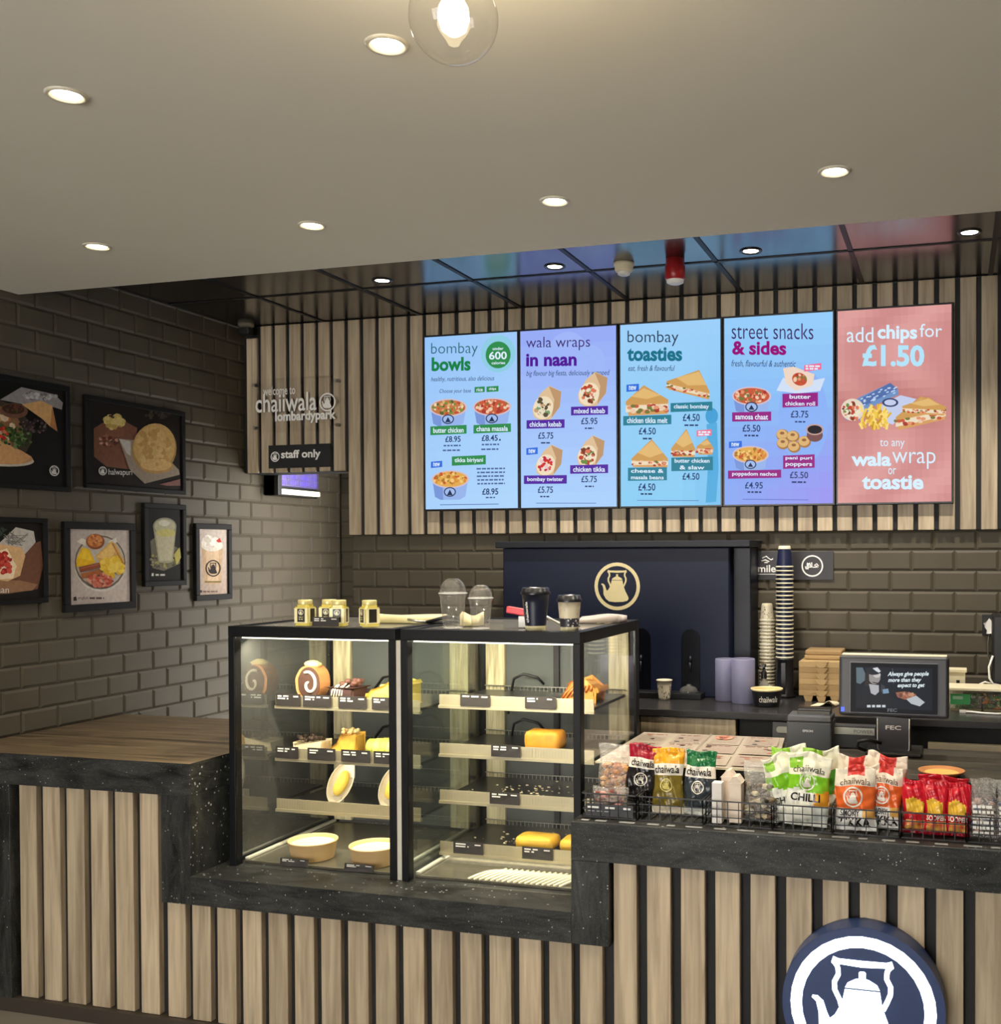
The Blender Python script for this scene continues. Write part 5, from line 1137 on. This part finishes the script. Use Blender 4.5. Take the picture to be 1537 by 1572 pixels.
# swiss roll slice
x, y, z = -2.598, -1.455, 1.2226
t = thing('roll_slice', 'slice of chocolate swiss roll with cream swirl, left on the top cake shelf', 'cake', (x, y, z))
n = 40; R = .062
ring = [(x+R*.92*math.cos(2*PI*k/n)*(1+.02*math.sin(5*k)), z+.075+.073*math.sin(2*PI*k/n)) for k in range(n)]
a = MB(); a.prism(ring, y-.03, y+.05, 'y'); a.build('sponge', CK('sponge_tan', S(206, 140, 84)), t, bevel=.006)
a = MB(); a.prism([((px-x)*.9+x+.008, (pz-z-.075)*.93+z+.075) for px, pz in ring], y-.0325, y-.0302, 'y'); a.build('chocolate_face', CK('choc_brown', S(74, 46, 34)), t)
a = MB(); pts = [(x+.010+(.052-.0068*th)*math.cos(-th+2.1)*.8, y-.0345, z+.070+(.056-.0075*th)*math.sin(-th+2.1)) for th in [i*.25 for i in range(27)]]; a.tube(pts, .0062, 7); a.build('cream_swirl', CK('cream', S(242, 230, 204), .1), t)
a = MB(); a.blob((x+.004, y+.005, z+.150), .036, .03, .018, seed=3); a.build('cream_top', CK('cream_yellow', S(240, 220, 150), .15), t)
# chocolate slice
x, y, z = -2.435, -1.44, 1.2226
t = thing('chocolate_cake', 'dark chocolate cake slice with flakes, middle of the top cake shelf', 'cake', (x, y, z))
a = MB(); a.prism([(x-.065, y-.04), (x+.055, y-.055), (x+.065, y+.05)], z, z+.062, 'z'); a.build('sponge', CK('choc_dark', S(62, 36, 32), .5), t, bevel=.008)
a = MB(); rnd = random.Random(4)
for k in range(16): a.blob((x+rnd.uniform(-.02, .055), y+rnd.uniform(-.03, .03), z+.066+rnd.uniform(0, .022)), .016, .013, .011, n=8, seed=k)
a.build('chocolate_flakes', CK('choc_flake', S(96, 60, 50), .4), t)
a = MB()
for k in range(5): a.tube([(x-.05+.012*k, y-.048, z+.02), (x-.045+.012*k, y-.046, z+.05), (x-.03+.014*k, y-.03, z+.07+.008*(k % 2))], .0035, 6)
a.build('cream_drizzle', CK('cream', S(242, 230, 204)), t)
x, y, z = -2.225, -1.44, 1.2226
t = thing('loaf_slice', 'golden yellow loaf slice behind the middle post on the top cake shelf', 'cake', (x, y, z))
a = MB(); a.prism([(x-.10, z), (x+.10, z), (x+.10, z+.085), (x+.03, z+.098), (x-.02, z+.075), (x-.075, z+.058), (x-.10, z+.03)], y-.035, y+.04, 'y'); a.build('crumb', CK('loaf_yellow', S(244, 206, 92)), t, bevel=.012, seg=3)
a = MB(); a.blob((x-.03, y-.04, z+.022), .026, .010, .018, seed=5); a.build('filling', CK('loaf_filling', S(224, 160, 66)), t)
# second shelf
x, y, z = -2.605, -1.45, 1.0056
t = thing('slice_cake', 'low white cake slice with dark chocolate topping, left on the second shelf', 'cake', (x, y, z))
a = MB(); a.prism([(x-.062, z), (x+.062, z+.006), (x+.062, z+.045), (x-.062, z+.038)], y-.03, y+.05, 'y'); a.build('sponge', CK('white_sponge', S(238, 222, 180)), t, bevel=.006)
a = MB(); rnd = random.Random(6)
for k in range(22): a.blob((x+rnd.uniform(-.055, .055), y+rnd.uniform(-.03, .04), z+.047+rnd.uniform(0, .016)), .011, .010, .009, n=7, seed=k)
a.build('chocolate_topping', CK('topping_dark', S(70, 52, 40), .5, v=.6), t)
x, y, z = -2.440, -1.45, 1.0056
t = thing('carrot_cake', 'yellow orange wedge of carrot cake with nuts, middle of the second shelf', 'cake', (x, y, z))
a = MB(); a.prism([(x-.08, z), (x+.06, z), (x+.06, z+.082), (x-.005, z+.080), (x-.02, z+.05)], y-.03, y+.045, 'y'); a.build('crumb', CK('carrot_crumb', S(240, 178, 70), .4, 40, .3), t, bevel=.006)
a = MB(); rnd = random.Random(8)
for k in range(14): a.blob((x+rnd.uniform(-.01, .055), y+rnd.uniform(-.03, .04), z+.088+rnd.uniform(0, .012)), .010, .009, .010, n=7, seed=k)
a.build('nut_topping', CK('nut_top', S(206, 176, 120), .4, v=.5), t)
x, y, z = -2.255, -1.45, 1.0056
t = thing('green_roll', 'pale green and yellow cake roll behind the post on the second shelf', 'cake', (x, y, z))
a = MB()
for k in range(5): a.tube([(x-.075+.032*k+.001, y, z+.034), (x-.075+.032*k+.030, y, z+.034)], [.033+.006*min(k, 3)*.5, .034+.006*min(k, 3)*.5], 18, m=k % 2)
for i, p in enumerate(a.v): a.v[i] = (p[0], p[1], max(p[2], z))
a.build('roll', [CK('roll_green', S(206, 214, 96)), CK('roll_yellow', S(240, 226, 120))], t)
# wraps in paper boats
for x, lab in ((-2.475, 'egg sandwich in a white paper boat on the third shelf, whole in view'), (-2.235, 'egg sandwich in a white paper boat on the third shelf, half behind the post')):
    y, z = -1.44, .7956
    t = thing('paper_boat', lab, 'sandwich', (x, y, z), 'sandwiches in paper boats')
    a = MB(); n = 28; prof = []
    for s_, o_, zz in ((1, 0, 0), (1.0, 0, .04), (.86, 0, .034), (.72, 0, .012)): pass
    ce = Vector((x, y, z+.083)); lean = Matrix.Rotation(.55, 3, 'Z') @ Matrix.Rotation(.42, 3, 'Y') @ Matrix.Rotation(-.25, 3, 'X')
    def bt(u, w, d): return ce+lean @ Vector((u, d, w))
    rows = [(1.0, -.018), (.96, .004), (.80, .012), (.5, .018)]
    vs = []
    for r, d in rows:
        for k in range(n): an = 2*PI*k/n; vs.append(bt(.047*r*math.cos(an), .088*r*math.sin(an), d))
    a.add(vs, [(i*n+k, i*n+(k+1) % n, (i+1)*n+(k+1) % n, (i+1)*n+k) for i in range(3) for k in range(n)]+[tuple(range(3*n, 4*n))], smooth=True)
    a.v[:] = [(p[0], p[1], max(p[2], z+.0005)) for p in a.v]; bo = a.build('boat', mat('boat_white', S(236, 228, 206), .6), t); bo.modifiers.new('s', 'SOLIDIFY').thickness = .0015
    a = MB(); a.box(x-.045, x+.010, y-.020, y+.012, z+.0003, z+.03); a.box(x-.002, x+.050, y+.030, y+.034, z+.10, z+.176); a.build('paper_flap', mat('boat_white', S(236, 228, 206), .6), t)
    a = MB(); b0 = len(a.v); a.blob((0, 0, 0), .026, .016, .055, seed=2, rough=.05); a.v[:] = [tuple(bt(p[0]+.004, p[2], p[1]-.012)) for p in a.v]; a.build('filled_roll', CK('egg_yellow', S(244, 204, 80), .3), t)
# pudding tubs
for x, y, lab in ((-2.462, -1.66, 'kraft tub of creamy pudding on the case floor, whole in view'), (-2.185, -1.665, 'kraft tub of creamy pudding on the case floor, half behind the post')):
    t = thing('pudding_tub', lab, 'pudding', (x, y, .628), 'pudding tubs on the case floor')
    a = MB(); a.lathe([(0, 0), (.080, 0), (.083, .003), (.094, .066), (.098, .069), (.097, .073), (.091, .071), (.088, .052)], (x, y, .628), 40); a.build('tub', mat('kraft_tub', S(222, 186, 130), .7), t)
    a = MB(); a.lathe([(.0895, .058), (.07, .064), (.04, .0665), (0, .067)], (x, y, .628), 40); a.build('cream_top', CK('pudding', S(246, 232, 186), .2, 50, .06), t)
# pasties in the right-hand case
def pasty(x, y, z, w, d, h, label, m, seed):
    a = MB(); n = 20; m_ = 9; vs = []; rnd = random.Random(seed); p = [rnd.uniform(0, 6) for _ in range(3)]
    for i in range(m_):
        th = PI*i/(m_-1)
        for k in range(n):
            an = 2*PI*k/n; e = .35
            cx, cy = math.cos(an), math.sin(an); sx = abs(cx)**e*(1 if cx > 0 else -1); sy = abs(cy)**e*(1 if cy > 0 else -1)
            rr = math.sin(th)**.22 if 0 < th < PI else 0
            vs.append((x+w/2*sx*rr*(1+.03*math.sin(3*an+p[0])), y+d/2*sy*rr, z+h/2-h/2*math.cos(PI-th)*abs(math.cos(th))**-.35*(1+.08*math.sin(4*an+p[1])*math.sin(th)) if abs(math.cos(th)) > .05 else z+h/2))
    vs = [(q[0], q[1], min(max(q[2], z), z+h*1.1)) for q in vs]
    a.add(vs, [(i*n+k, i*n+(k+1) % n, (i+1)*n+(k+1) % n, (i+1)*n+k) for i in range(m_-1) for k in range(n)], smooth=True)
    return tag(a.build('pasty', m), label, 'pasty', 'pasties in the right display case')
M_pas = mat('pasty_orange', S(240, 160, 50), .5, var=.3, scale=30, bump=.7); M_pas2 = mat('pasty_gold', S(248, 190, 66), .5, var=.25, scale=30, bump=.7)
pasty(-1.565, -1.42, 1.0585, .155, .10, .078, 'plump orange pasty alone on the second tray', M_pas, 1)
pasty(-1.590, -1.44, .6705, .165, .11, .052, 'golden pasty in view on the lowest tray', M_pas2, 2)
pasty(-1.415, -1.43, .6705, .150, .11, .050, 'golden pasty behind the corner post on the lowest tray', M_pas2, 3)
t = thing('puff_pastry', 'brown flaky puff pastry at the right end of the top tray', 'pastry', (-1.43, -1.38, 1.2505))
a = MB(); a.prism([(-1.50, 1.2505), (-1.36, 1.2505), (-1.345, 1.30), (-1.40, 1.335), (-1.455, 1.325)], -1.43, -1.33, 'y'); a.build('pastry', mat('flaky_brown', S(206, 140, 62), .6, var=.35, scale=30, bump=.6), t, bevel=.014, seg=3)
a = MB()
for k in range(7): a.tube([(-1.49+.02*k, -1.434, 1.262+.006*k), (-1.47+.018*k, -1.437, 1.29+.004*k), (-1.44+.012*k, -1.425, 1.318)], .005, 6)
a.build('crust_folds', mat('crust_dark', S(176, 104, 44), .6, var=.3), t)
for z, lab, sd in ((.8745, 'pale pastry crumbs scattered over the third black tray', 1), (.6705, 'pale pastry crumbs scattered over the lowest black tray', 2)):
    a = MB(); rnd = random.Random(sd)
    for k in range(60):
        cx, cy = rnd.gauss(-1.66, .10), rnd.gauss(-1.36, .07)
        if not (-1.94 < cx < -1.33 and -1.53 < cy < -1.16): continue
        if z < .7 and (abs(cx+1.59) < .1 or abs(cx+1.415) < .1) and abs(cy+1.435) < .07: continue
        q = rnd.uniform(.0015, .006); a.blob((cx, cy, z+q*.5), q*1.4, q, q*.5, n=6, seed=k)
    tag(a.build('pastry_crumbs', mat('crumb_pale', S(232, 220, 186), .8)), lab, 'crumbs', kind='stuff')
GL = 'price cards in the left display case'; GR = 'price cards in the right display case'
for x0, x1, z0, lab, sd in ((-2.693, -2.578, 1.2225, 'price card under the swiss roll slice, leftmost on its rail', 1), (-2.566, -2.434, 1.2225, 'price card under the chocolate cake', 2), (-2.402, -2.274, 1.2225, 'price card left of the golden loaf slice', 3), (-2.250, -2.13, 1.2225, 'price card under the golden loaf slice, half behind the post', 4),
    (-2.695, -2.590, 1.0055, 'price card under the white chocolate-topped slice', 5), (-2.546, -2.418, 1.0055, 'price card under the carrot cake wedge', 6), (-2.391, -2.260, 1.0055, 'price card left of the green cake roll', 7), (-2.243, -2.12, 1.0055, 'price card under the green cake roll, half behind the post', 8)):
    price_card(x0, x1, z0-.0005-.009, z0+.040, -1.5660, lab, GL, sd, .0)
price_card(-2.528, -2.404, .628, .655, -1.785, 'price card on the case floor before the whole pudding tub', GL, 9, .2); price_card(-2.245, -2.12, .628, .655, -1.785, 'price card on the case floor before the half-hidden pudding tub', GL, 10, .2)
for x0, x1, z0, lab, sd, two in ((-1.862, -1.736, 1.2505, 'brown price card on the top tray rail, left of two', 11, False), (-1.590, -1.463, 1.2505, 'brown price card on the top tray rail, right of two', 12, True), (-1.732, -1.610, 1.0585, 'price card left of the plump orange pasty', 13, True), (-1.739, -1.615, .8745, 'price card alone on the third tray rail', 14, True), (-1.895, -1.768, .6705, 'price card on the lowest rail, left of two', 15, True), (-1.605, -1.480, .6705, 'price card on the lowest rail under the golden pasty', 16, True)):
    price_card(x0, x1, z0-.0005-.009, z0+.038, -1.5660, lab, GR, sd, .0, two)

# ================================================================== SNACK BASKETS ALONG THE FRONT LEDGE
ZL_ = .9255
M_wire = mat('wire_black', S(22, 22, 24), .4)
BX = [(-1.238, -1.044), (-1.034, -.812), (-.800, -.580), (-.572, -.385), (-.377, -.172), (-.163, .032), (.040, .235)]
BLAB = ['black wire snack basket at the left end, by the display case', 'black wire snack basket holding the yellow and green packets', 'black wire snack basket holding white cartons and a dark clear bag', 'black wire snack basket holding the green and white bags', 'black wire snack basket holding the orange and white bags', 'black wire snack basket holding the red crisp bags', 'black wire snack basket at the right edge with clear bags']
for (x0, x1), lab in zip(BX, BLAB):
    t = thing('wire_basket', lab, 'basket', ((x0+x1)/2, -1.80, ZL_), 'wire snack baskets on the front ledge')
    y0, y1, h = -1.905, -1.70, .080
    def panel(nm, P, Q, hh, nx, nz):
        a = MB(); P, Q = Vector(P), Vector(Q)
        for i in range(nx+1): p = P+(Q-P)*i/nx; a.bar(p, p+Vector((0, 0, hh)), .0021)
        for j in range(nz+1): o_ = Vector((0, 0, hh*j/nz)); a.bar(P+o_, Q+o_, .003 if j in (0, nz) else .0021)
        a.build(nm, M_wire, t)
    zb = ZL_+.004
    panel('front_wires', (x0, y0, zb), (x1, y0, zb), h, 6, 3); panel('rear_wires', (x0, y1, zb), (x1, y1, zb), h+.03, 6, 3)
    panel('side_wires', (x0, y0, zb), (x0, y1, zb), h, 5, 3); panel('side_wires', (x1, y0, zb), (x1, y1, zb), h, 5, 3)
    a = MB()
    for i in range(7): x = x0+(x1-x0)*i/6; a.bar((x, y0, zb), (x, y1, zb), .0021)
    a.box(x0, x0+.01, y0+.02, y0+.03, ZL_, zb); a.box(x1-.01, x1, y0+.02, y0+.03, ZL_, zb); a.box(x0, x0+.01, y1-.03, y1-.02, ZL_, zb); a.box(x1-.01, x1, y1-.03, y1-.02, ZL_, zb)
    a.build('base_wires', M_wire, t)
    if x0 < -1.2:
        a = MB(); a.box(x0+.01, x1-.012, y0+.0025, y0+.004, zb+.003, zb+.045, S(34, 34, 38)); ca = a.build('label_card', M_print, t)
        ar = Art((x0+.01, y0+.0024, zb+.045), (1, 0, 0), (0, 0, 1), (0, -1, 0), x1-x0-.022, .042); CW = S(226, 226, 222)
        ar.bars(.05, .2, .30, .16, CW, 1); ar.k = 0; ar.bars(.42, .2, .62, .16, CW, 2); ar.k = 0; ar.bars(.80, .2, .95, .16, CW, 3); ar.k = 0; ar.bars(.06, .55, .5, .08, S(150, 150, 150), 4); ar.build('lettering', M_print, ca)
# white shelf-edge labels under the baskets
rnd = random.Random(2)
x = -1.23
while x < .24:
    w_ = rnd.choice([.028, .04, .055]); a = MB(); a.box(x, x+w_, -1.945, -1.930, ZL_, ZL_+.0012)
    if a: tag(a.build('edge_label', mat('label_strip', S(150, 150, 150), .5)), 'small blank white label strip on the ledge edge below the wire baskets', 'label', 'label strips on the ledge edge')
    x += w_+rnd.uniform(.02, .05)
def pouch(name, label, cat, loc, w, h, d, colfn, lean=.12, rz=0, roll=0, group=None, art=(), kettles=(), m=None, crimp=.09, wave=.003, seed=1, nu=26, nv=34, clear=None):
    rnd = random.Random(seed); p = [rnd.uniform(0, 6.28) for _ in range(6)]
    M_ = Matrix.Translation(loc) @ Matrix.Rotation(rz, 4, 'Z') @ Matrix.Rotation(-lean, 4, 'X') @ Matrix.Rotation(roll, 4, 'Y')
    def half(u, v):
        a_ = max(0, 1-abs(2*u-1)**2.6)**.6; vv = min(max((v-crimp*.6)/(1-1.6*crimp), 0), 1); b_ = max(0, 1-abs(2*vv-1)**3.5)**.65
        b_ *= .75+.35*(1-v)
        wr = .0016*math.sin(16*u+p[0]+9*v)+.002*math.sin(11*v+p[1]-7*u)+.0012*math.sin(30*u+20*v+p[2])+.0012*math.sin(38*v-9*u+p[3])
        return d/2*a_*b_+wr*(.4+a_)+.0006
    def edge(u, v):
        e = 1-.05*(max(0, 1-abs(2*v-1)**2.2))
        x = (u-.5)*w*e+.003*math.sin(9*v+p[4])*(2*u-1); z = v*h+(wave*math.sin(2*u*PI+p[5])+.3*wave*math.sin(9*u+p[1]) if v > .5 else 0)*(v-.5)*2
        return x, z
    def pt(u, v, sgn, off=0):
        x, z = edge(u, v); return M_ @ Vector((x, sgn*(half(u, v)+off), z))
    a = MB()
    for sgn in (-1, 1):
        base = len(a.v)
        for i in range(nu+1):
            for j in range(nv+1): a.v.append(tuple(pt(i/nu, j/nv, sgn)))
        for i in range(nu):
            for j in range(nv):
                q = (base+i*(nv+1)+j, base+(i+1)*(nv+1)+j, base+(i+1)*(nv+1)+j+1, base+i*(nv+1)+j+1)
                a.face(q if sgn < 0 else q[::-1], colfn((i+.5)/nu, (j+.5)/nv), 0, True)
    E_ = [(i, 0) for i in range(nu)]+[(nu, j) for j in range(nv)]+[(nu-i, nv) for i in range(nu)]+[(0, nv-j) for j in range(nv)]
    N_ = (nu+1)*(nv+1)
    for k in range(len(E_)):
        (i0, j0), (i1, j1) = E_[k], E_[(k+1) % len(E_)]; A_, B_ = i0*(nv+1)+j0, i1*(nv+1)+j1
        a.face((A_, N_+A_, N_+B_, B_), colfn(min(i0, nu-1)/nu, min(j0, nv-1)/nv), 0, True)
    for txt, u0, v0, u1, v1, col, bold in art:
        a.text(txt, (0, 0, 0), (1, 0, 0), (0, 0, 1), (u0, v0, u1, v1), col, bold=bold, fn=lambda x, z: pt(x, z, -1, .0026))
    for cu, cv, r, col in kettles:
        rv = r*w/h
        def kp(x, y): return pt(cu+x*r, cv+y*rv, -1, .0024)
        for i in range(28):
            A1, A2 = 2*PI*i/28, 2*PI*(i+1)/28
            a.add([kp(math.cos(A1), math.sin(A1)), kp(math.cos(A2), math.sin(A2)), kp(.84*math.cos(A2), .84*math.sin(A2)), kp(.84*math.cos(A1), .84*math.sin(A1))], [(3, 2, 1, 0)], col)
        for poly in KETTLE:
            # cut into strips so the print follows the swell of the packet
            tri = mg.tessellate_polygon([[Vector((q[0], q[1], 0)) for q in poly]])
            a.add([kp(*q) for q in poly], [tuple(t) for t in tri], col)
    low = min(q[2] for q in a.v); dz = loc[2]-low if low < loc[2] else 0
    a.v[:] = [(q[0], q[1], q[2]+dz) for q in a.v]
    if clear is None: return tag(a.build(name, m or M_gloss), label, cat, group)
    t = thing(name, label, cat, loc, group)
    ib = MB(); rnd = random.Random(seed)
    cols, cn, cs, hi = clear
    for k in range(cn):
        u, v = rnd.uniform(.14, .86), rnd.uniform(.06, hi); hh = half(u, v)*.8
        q = M_ @ Vector((*edge(u, v)[:1], rnd.uniform(-hh, hh*.5), edge(u, v)[1])); s_ = cs*rnd.uniform(.6, 1.3)
        ib.blob((q.x, q.y, max(q.z+dz, loc[2]+s_)), s_*1.3, s_*.8, s_*.8, n=8, seed=k, col=rnd.choice(cols))
    ib.build('contents', M_print, t); a.build('film', m or M_film, t); return t
Zk = ZL_+.0045
KW = S(232, 226, 214); BKP = S(34, 30, 32)
GP = 'snack packets in the wire baskets'
def three(top, low, low2):
    def f(u, v):
        if v > .76: return top
        if v > .58: return KW
        if v > .58-.06*(1+math.sin(u*9)): return low
        return low if v > .12 else low2
    return f
# first basket: clear bags of nuts and the red packet
pouch('snack_bag', 'clear bag of orange nut mix at the left end of the ledge', 'snack bag', (-1.165, -1.765, Zk), .125, .225, .075, lambda u, v: (1, 1, 1, 1), .10, .1, clear=([S(214, 150, 70), S(196, 126, 56), S(230, 176, 100), S(180, 110, 60)], 110, .010, .70), seed=3)
pouch('snack_bag', 'small clear bag with dark red contents low in the left basket', 'snack bag', (-1.150, -1.862, Zk), .13, .095, .04, lambda u, v: (1, 1, 1, 1), .05, clear=([S(120, 60, 50), S(150, 80, 70), S(220, 150, 140), S(90, 50, 46)], 50, .009, .85), seed=4)
pouch('snack_packet', 'red-topped black and white packet, first of the coloured three', 'packet', (-1.065, -1.800, Zk+.03), .112, .200, .05, three(S(150, 24, 46), BKP, BKP), .13, .12, .10, GP, [('chaiiwala', .1, .62, .9, .74, BKP, .015)], [(.5, .40, .21, KW)], seed=5)
pouch('snack_packet', 'yellow-topped packet with white band, middle of the coloured three', 'packet', (-.960, -1.800, Zk), .114, .225, .05, three(S(226, 160, 34), S(120, 104, 40), S(226, 214, 190)), .12, .0, -.02, GP, [('chaiiwala', .1, .62, .9, .74, BKP, .015)], [(.5, .44, .2, S(226, 210, 120))], seed=6)
pouch('snack_packet', 'dark green topped packet with white band, last of the coloured three', 'packet', (-.853, -1.800, Zk), .114, .220, .05, three(S(24, 104, 58), S(52, 60, 66), S(206, 208, 200)), .12, -.08, .03, GP, [('chaiiwala', .1, .62, .9, .74, BKP, .015)], [(.5, .44, .2, KW)], seed=7)
# third basket
a = MB(); a.box(-.785, -.752, -1.885, -1.845, Zk, Zk+.135); a.box(-.7852, -.7518, -1.8855, -1.8851, Zk+.03, Zk+.05, S(90, 96, 120)); tag(a.build('carton', mat('carton_white', S(222, 218, 214), .5), bevel=.002), 'narrow white carton at the left front of the third basket', 'carton')
for k, (x, y, h, lab) in enumerate(((-.735, -1.80, .165, 'pale cream carton behind the narrow white carton'), (-.700, -1.84, .155, 'pale cream carton between the white carton and the dark clear bag'))):
    a = MB(); a.box(x-.03, x+.012, y-.028, y+.028, Zk, Zk+h-.02); a.prism([(x-.03, Zk+h-.02), (x+.012, Zk+h-.02), (x-.004, Zk+h), (x-.014, Zk+h)], y-.028, y+.028, 'y'); tag(a.build('carton', mat('carton_cream', S(224, 208, 190), .5), bevel=.002), lab, 'carton', 'cream cartons in the third basket')
pouch('snack_bag', 'crinkled clear bag with dark brown pieces in the third basket', 'snack bag', (-.630, -1.825, Zk), .125, .200, .09, lambda u, v: (1, 1, 1, 1), .1, -.1, clear=([S(70, 56, 44), S(96, 76, 58), S(120, 100, 76), S(56, 44, 36), S(226, 210, 170)], 90, .013, .62), seed=9)
# green bags
def greens(u, v):
    if v > .72: return S(238, 236, 214) if not (.05 < u < .35 and .78 < v < .93) else S(140, 196, 60)
    if v > .49+.03*math.sin(u*7): return S(124, 190, 40)
    if u > .66 and v > .1: return S(226, 160, 50) if v > .3 else S(214, 220, 214)
    return S(232, 232, 220)
def green2(u, v):
    if v > .70: return S(150, 204, 70) if .0 < u < .55 and v > .80 else S(234, 234, 216)
    return S(70, 160, 50) if v > .36 else S(226, 228, 216)
GA = [('chaiiwala', .12, .74, .88, .83, S(70, 70, 60), .005), ('CHILLI', .12, .345, .80, .455, BKP, .025)]
GG = 'green and white bags in the fourth basket'
pouch('snack_bag', 'rear green and white bag leaning upright behind the others, right of its basket', 'snack bag', (-.425, -1.735, Zk), .125, .235, .05, green2, .04, .1, -.06, GG, seed=13, wave=.008)
pouch('snack_bag', 'rear green and white bag peeking out with a pointed white top', 'snack bag', (-.525, -1.735, Zk), .12, .235, .05, green2, .05, -.1, -.12, GG, seed=12, wave=.008)
pouch('snack_bag', 'green and white bag leaning left, beside the crinkled clear bag', 'snack bag', (-.530, -1.820, Zk), .115, .22, .05, greens, .1, .25, -.20, GG, [('CHILLI', .12, .27, .80, .38, S(60, 60, 60), .02)], seed=11, wave=.008)
pouch('snack_bag', 'bright green bag at the front reading chilli in black letters', 'snack bag', (-.475, -1.855, Zk), .145, .235, .055, greens, .13, .05, .06, GG, GA, [(.48, .61, .19, KW)], seed=10, wave=.007)
# orange bags
def oranges(u, v):
    if v > .70: return S(236, 226, 208) if not (v > .86 and .3 < u < .75) else S(206, 60, 54)
    if v > .36: return S(226, 104, 46)
    if u > .70 and v > .2: return S(226, 176, 96)
    return S(236, 234, 228)
OA = [('chaiiwala', .14, .72, .86, .82, S(110, 80, 60), .005), ('SMOKY', .12, .235, .62, .33, S(60, 60, 70), .02), ('TIKKA', .08, .06, .88, .215, BKP, .03)]
GO = 'orange and white bags in the fifth basket'
pouch('snack_bag', 'rear white-topped orange bag on the left of the fifth basket', 'snack bag', (-.345, -1.745, Zk), .125, .215, .045, oranges, .04, .05, .12, GO, seed=23, wave=.008)
pouch('snack_bag', 'rear white-topped orange bag on the right of the fifth basket', 'snack bag', (-.235, -1.745, Zk), .135, .225, .045, oranges, .03, -.1, .08, GO, [OA[0]], seed=22, wave=.008)
pouch('snack_bag', 'orange bag at the front right reading tikka, partly covered', 'snack bag', (-.225, -1.815, Zk), .115, .205, .05, oranges, .1, -.05, .03, GO, OA, [(.42, .53, .24, KW)], seed=21, wave=.008)
pouch('snack_bag', 'orange bag at the front left reading smoky tikka in full', 'snack bag', (-.313, -1.858, Zk), .135, .205, .055, oranges, .1, .02, 0, GO, OA, [(.45, .53, .24, KW)], seed=20, wave=.008)
# red crisps
def reds(u, v):
    if .28 < v < .40: return S(190, 30, 40)
    if .10 < u < .80 and .42 < v < .70-.25*abs(u-.4): return S(232, 186, 60)
    if .12 < u < .88 and .08 < v < .26: return lerp(S(236, 190, 90), S(206, 60, 60), (math.sin(u*21)+math.sin(v*40))*.25+.5)
    return S(196, 26, 44) if v > .05 else S(150, 18, 34)
RA = [('SOOPER', .08, .285, .92, .385, S(240, 232, 220), .03)]
GRD = 'red crisp bags in the sixth basket'
pouch('crisp_bag', 'red crisp bag leaning at the back of the sixth basket', 'crisp bag', (-.045, -1.765, Zk), .16, .170, .05, lambda u, v: S(190, 24, 42), .03, 0, .05, GRD, seed=33)
pouch('crisp_bag', 'red crisp bag at the left of the sixth basket, one in front', 'crisp bag', (-.125, -1.845, Zk), .085, .170, .05, reds, .08, .12, .03, GRD, [], seed=30)
pouch('crisp_bag', 'red crisp bag in the middle of the sixth basket with white lettering', 'crisp bag', (-.057, -1.85, Zk), .078, .172, .05, reds, .08, 0, -.02, GRD, RA, seed=31)
pouch('crisp_bag', 'red crisp bag at the right of the sixth basket with white lettering', 'crisp bag', (.008, -1.85, Zk), .078, .168, .05, reds, .08, -.1, .03, GRD, RA, seed=32)
t = thing('round_dish', 'round copper-gold dish lying on the till worktop behind the red crisp bags', 'dish', (-.045, -1.535, 1.0605))
a = MB(); a.lathe([(0, 0), (.060, 0), (.066, .006), (.078, .014), (.080, .018), (.076, .019), (.062, .010), (0, .006)], (-.045, -1.535, 1.0605), 40); a.build('dish', mat('copper_gold', S(206, 140, 86), .35, metal=.25), t)
a = MB(); a.disc((-.045, -1.535, 1.0705), .058, 32); a.build('label', mat('dish_label', S(226, 176, 90), .5, var=.3, scale=40), t)
# clear bags at the right edge
GC = 'clear printed bags at the right end of the ledge'
wc = [S(210, 206, 200), S(150, 140, 130), S(110, 90, 80), S(190, 150, 140), S(80, 90, 120)]
for x, lab, sd in ((.085, 'clear printed bag in the last basket, nearer the red crisps', 41), (.165, 'clear printed bag at the very right edge', 42)):
    t = pouch('snack_bag', lab, 'snack bag', (x, -1.84, Zk), .085, .185, .05, lambda u, v: (1, 1, 1, 1), .08, 0, .02, GC, clear=(wc, 70, .009, .66), seed=sd)
    a = MB(); y = -1.872
    ar = Art((x-.034, y, Zk+.115), (1, 0, 0), (0, 0, 1), (0, -1, 0), .068, .110)
    for j in range(6): ar.bars(.04, .05+.15*j, .96, .085, (1, 1, 1, 1), j+sd); ar.k = 0
    a.add(ar.mb.v, ar.mb.f)
    a.build('white_print', LET, t)
